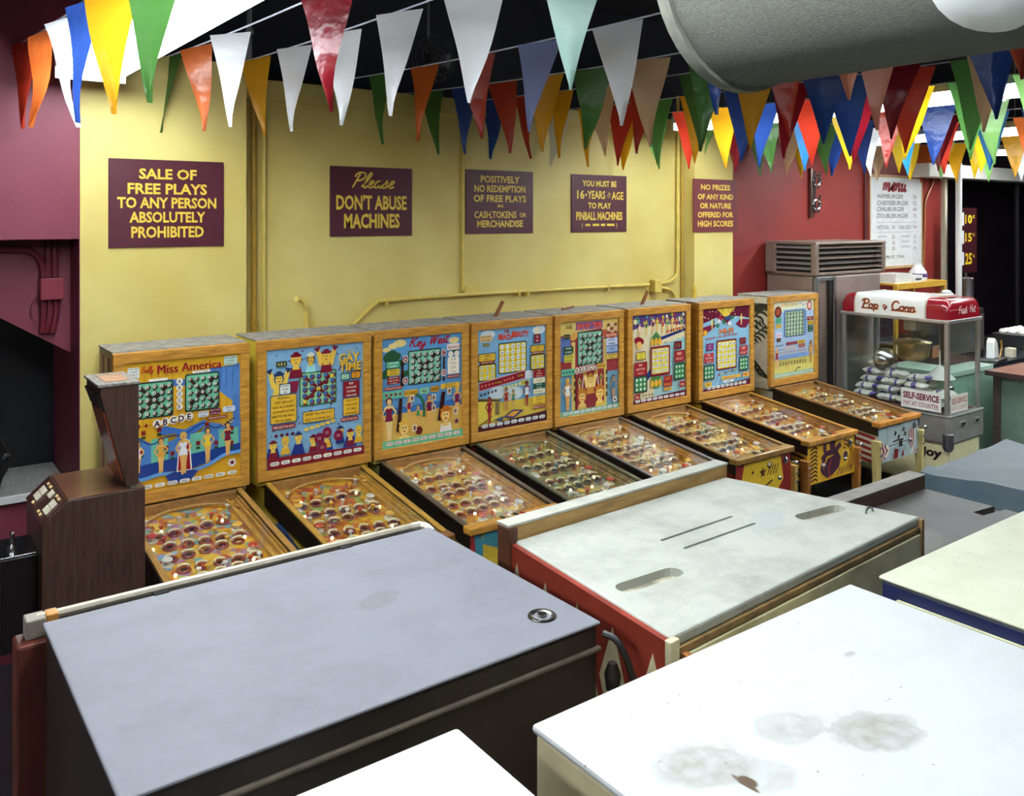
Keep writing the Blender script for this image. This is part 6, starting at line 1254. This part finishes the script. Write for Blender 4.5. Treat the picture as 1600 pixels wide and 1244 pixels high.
t = thing('condiment_jug', 'white jug with purple stripe on top of the yellow rack', 'jug', (P(1441, 430, y=5.0).x, 5.05, zr_)); MB().lathe([(0, 0), (.09, 0), (.1, .04), (.09, .1), (.05, .15), (.045, .18), (.055, .19), (0, .2)], 18).build('body', ENW, t, smooth=True); MB().lathe([(.101, .04), (.103, .06), (.098, .08)], 18).build('stripe', M('#5a3a70', .4), t); MB().torus((.1, 0, .1), .04, .008, 14, 6, (0, 1, 0)).build('handle', ENW, t, smooth=True)
t = thing('cup_box', 'low white carton beside the jug on the yellow rack', 'box', (P(1424, 432, y=5.0).x, 4.98, zr_)); B(-.09, .09, -.06, .06, 0, .07).build('carton', M('#e4e4e0', .5, var=.05), t, .003); B(-.06, .06, -.062, -.06, .02, .04).build('print_band', M('#3a3a44', .5), t)
# dark appliance with coffee things
a0 = P(1463, 470, y=4.5).x; a1 = P(1521, 470, y=4.5).x
t = thing('coffee_warmer', 'dark appliance standing on the counter under the coffee pots', 'coffee machine', ((a0+a1)/2, 4.59, ZK)); zz = 1.49-ZK
B(-(a1-a0)/2, (a1-a0)/2, -.2, .2, 0, zz).build('body', M('#2a1c1c', .5, .1, var=.1), t, .01); B(-(a1-a0)/2+.02, (a1-a0)/2-.02, -.21, -.2, .1, zz-.06).build('front_plate', M('#6a645e', .4, .5), t, .004)
t = thing('coffee_pot', 'white enamel coffee pot on the dark appliance', 'coffee pot', (P(1479, 465, y=4.47).x, 4.47, 1.49)); MB().lathe([(0, 0), (.075, 0), (.085, .05), (.07, .14), (.045, .18), (.05, .2), (.03, .215), (0, .22)], 18).build('body', ENW, t, smooth=True); MB().tube(smooth_path([(.06, 0, .18), (.13, 0, .16), (.13, 0, .07), (.08, 0, .04)], 4), .012, 8).build('handle', ENW, t, smooth=True)
t = thing('glass_decanter', 'dark round coffee decanter beside the white pot', 'decanter', (P(1465, 465, y=4.70).x, 4.70, 1.49)); MB().lathe([(0, 0), (.06, 0), (.075, .05), (.04, .12), (.035, .15), (.045, .16), (0, .165)], 18).build('body', M('#3a2018', .1, var=.05, coat=.8), t, smooth=True); MB().torus((0, 0, .15), .045, .007, 16, 6).build('collar', M('#c0903c', .3, .5), t, smooth=True)
t = thing('steel_canister', 'tall steel cup dispenser on the dark appliance', 'canister', (P(1513, 465, y=4.58).x, 4.58, 1.49)); MB().lathe([(0, 0), (.055, 0), (.05, .02), (.05, .3), (.055, .31), (0, .315)], 18).build('tube', STEEL, t, smooth=True); MB().torus((0, 0, .3), .052, .006, 16, 6).build('lip', CHROME, t, smooth=True)
# wooden stool in the aisle
p_ = P(1428, 752, z=.72); t = thing('bar_stool', 'round wooden stool between the pale pinball machine and covered cabinet', 'stool', (p_.x, p_.y, 0))
MB().lathe([(0, .69), (.15, .69), (.16, .705), (.15, .72), (0, .722)], 22).build('seat', M('#a8713a', .4, var=.2, coat=.2), t, smooth=True)
for i in range(4):
    an = math.pi/4+math.pi/2*i; MB().tube([(.11*math.cos(an), .11*math.sin(an), .69), (.17*math.cos(an), .17*math.sin(an), 0)], [.016, .013], 8).build('leg', M('#8a5a2c', .45, var=.2), t, smooth=True)
MB().torus((0, 0, .25), .145, .01, 20, 6).build('footrest_ring', STEEL, t, smooth=True)
# ------------------------------------------------------------------ fabric wrapped duct overhead
dc = Vector((1.83, 1.48, CH+.64)); R_ = .3
t = thing('ceiling_duct', 'large grey textured round duct hanging below the ceiling', 'duct', (dc.x, dc.y, dc.z))
FAB = M('#66675e', .9, var=.2, scale=110, bump=.4, stretch=(3, 1, 3), dark='#4c4d46')
MB().lathe([(R_, 0), (R_, 1.1), (R_, 3.2)], 40, (0, -.03, 0), (0, -1, 0)).build('duct_skin', FAB, t, smooth=True)
MB().lathe([(R_-.015, .0), (R_+.012, .0), (R_+.012, .035), (R_, .035)], 40, (0, 0, 0), (0, -1, 0)).build('end_flange', M('#77776c', .7, var=.15, scale=40), t, smooth=True)
MB().lathe([(0, 0), (R_-.014, 0)], 40, (0, -.02, 0), (0, -1, 0)).build('end_cap', M('#55554e', .8, var=.1), t)
MB().tube([(0, -.1, R_-.02), (0, -.1, ZC-dc.z)], .01, 6).build('hanging_rod', STEEL, t); MB().tube([(0, -1.6, R_-.02), (0, -1.6, ZC-dc.z)], .01, 6).build('hanging_rod', STEEL, t)
for yy in (-.72, -.905):      # round white diffusers set into the side of the duct
    m_ = MB(); n_ = 24; Rr = .125
    for rr_, lift in ((0, .012), (.04, .012), (.078, .01), (.088, .003)):
        for k in range(n_):
            an = 2*math.pi*k/n_; dyv = rr_*math.cos(an); arcv = rr_*math.sin(an); ph = math.radians(226)+1.5*arcv/R_
            m_.v.append(((R_+lift)*math.cos(ph), yy+dyv, (R_+lift)*math.sin(ph)))
    for j in range(3):
        for k in range(n_): m_.f.append((j*n_+k, j*n_+(k+1) % n_, (j+1)*n_+(k+1) % n_, (j+1)*n_+k)); m_.m.append(0)
    m_.build('air_diffuser', M('#eef0ee', .4, var=.02), t, smooth=True)
# ------------------------------------------------------------------ pennant strings
PC = {'y': '#dca01e', 'Y': '#f0c820', 'w': '#e8eaee', 'g': '#4c7d3c', 'G': '#86b868', 'r': '#a8301f', 'R': '#7a1420', 'b': '#2c4a94', 'B': '#2f86cc', 'o': '#c8642c', 't': '#d8b48a', 'p': '#d08a72', 'm': '#b8dcd2', 'v': '#8c98c8'}
def plastic(c):
    m = bpy.data.materials.new('pennant_plastic'); m.use_nodes = True; nt = m.node_tree; L = nt.links; b = nt.nodes['Principled BSDF']; out = [n for n in nt.nodes if n.type == 'OUTPUT_MATERIAL'][0]
    b.inputs['Base Color'].default_value = lin(c); b.inputs['Roughness'].default_value = .3
    tr = nt.nodes.new('ShaderNodeBsdfTranslucent'); tr.inputs[0].default_value = lin(c); mx = nt.nodes.new('ShaderNodeMixShader'); mx.inputs[0].default_value = .45
    L.new(b.outputs[0], mx.inputs[1]); L.new(tr.outputs[0], mx.inputs[2]); L.new(mx.outputs[0], out.inputs[0])
    n = nt.nodes.new('ShaderNodeTexNoise'); n.inputs['Scale'].default_value = 18; bp = nt.nodes.new('ShaderNodeBump'); bp.inputs['Strength'].default_value = .35; bp.inputs['Distance'].default_value = .02
    tc = nt.nodes.new('ShaderNodeTexCoord'); L.new(tc.outputs['Object'], n.inputs[0]); L.new(n.outputs[0], bp.inputs['Height']); L.new(bp.outputs[0], b.inputs['Normal']); return m
PM = {}
def pennant_mesh(col, var, w_=.27, h_=.45):
    if (col, var) in PM: return PM[col, var]
    m_ = MB(); nr = 8; ncol = 4; r_ = random.Random(var*7+1); amp = .006+.006*(var % 3); ph = r_.uniform(0, 6); tw = r_.uniform(-.25, .25)
    for j in range(nr+1):
        f = j/nr; hw = w_/2*(1-f*.985)
        for i in range(ncol+1):
            u_ = i/ncol*2-1; bow = amp*math.sin(f*5+ph)*f*1.6+.02*u_*u_*f*(1 if var % 2 else -1)+tw*.06*f*f+hw*u_*tw*f
            m_.v.append((bow, u_*hw+.02*f*f*math.sin(ph), -h_*f))
    for j in range(nr):
        for i in range(ncol): q_ = j*(ncol+1)+i; m_.f.append((q_, q_+1, q_+ncol+2, q_+ncol+1)); m_.m.append(0)
    mk = shared(('pen', col), lambda: plastic(PC[col])); PM[col, var] = mesh_of(m_, mk); return PM[col, var]
CORD = M('#c9cbe0', .5, var=.05)
def string(X, y0, pitch, cols, dz=0, slope=0, sag=.12, lab='densely packed string of many coloured triangle pennants before the red wall'):
    t = thing('pennant_string', lab, 'pennant string', (X, 5.74, 0), 0, 'pennant strings under the ceiling')
    def zz(y): return 3.42+dz-sag*(1-((y-1.9)/3.84)**2)
    ys_ = [5.74-.3*i for i in range(26)]
    MB().tube([(slope*(5.74-y), y-5.74, zz(y)) for y in ys_], .0045, 5).build('cord', CORD, t)
    for i, cch in enumerate(cols):
        y = y0-pitch*i
        if cch == ' ': continue
        ob = link('pennant', pennant_mesh(cch, (i*3+int(X*10)) % 7), t); ob.location = (slope*(5.74-y), y-5.74, zz(y)-.002); ob.rotation_euler = (random.uniform(-.05, .05), random.uniform(-.12, .12), random.uniform(.25, .6) if X < 2 else random.uniform(-.05, .35))
string(.15, 4.3, .5, ' w     ', lab='pennant cord carrying a single white pennant before the maroon bulkhead')
string(.64, 5.05, .5, 'rowbyg', sag=.2, lab='string of six pennants crossing the bright fixture by the wide pillar')
string(1.40, 5.27, .55, 'gow R', lab='short string of green, orange, white and dark red pennants')
string(1.82, 4.97, .57, 'ywwwwmgrby', sag=.1, lab='string of mostly white pennants above the Please sign')
string(2.65, 4.99, .55, 'gorvwbprgtrb', sag=.12, lab='string starting with green and orange pennants beside the round fan')
string(3.2, 5.25, .42, 'gbrygtgrpbtRtypg', sag=.13, dz=-0.04, lab='string of spaced coloured triangle pennants before the yellow wall')
string(3.75, 5.3, .4, 'brytrgybRtbrtyrg', sag=.1, dz=-0.06, lab='string of spaced coloured triangle pennants before the yellow wall')
string(4.4, 5.3, .36, 'wyrgybRbrgtbRrtyGbr', sag=.08, dz=-0.1, lab='string of spaced coloured triangle pennants before the yellow wall')
string(5.1, 5.3, .36, 'ygrybrRYgGbtrbrtgYo', sag=.08, dz=-0.1, lab='string of spaced coloured triangle pennants before the yellow wall')
string(6.1, 5.3, .36, 'GRgBYrbGtwbYrBgtoYR', sag=.06, dz=-0.1)
string(6.9, 5.3, .36, 'GtgbYRBbwrBoYygtGgr', sag=.06, dz=-0.1)
string(7.6, 5.3, .36, 'YbwBrYoGbygtYGRoyrt', sag=.05, dz=-0.1)
string(9.0, 5.3, .36, 'tYGYyrwgGroRytYobrg', sag=.04, dz=-0.1)
string(10.0, 5.3, .36, 'oyGwroYtRgybYortgRy', sag=.04, dz=-0.1)
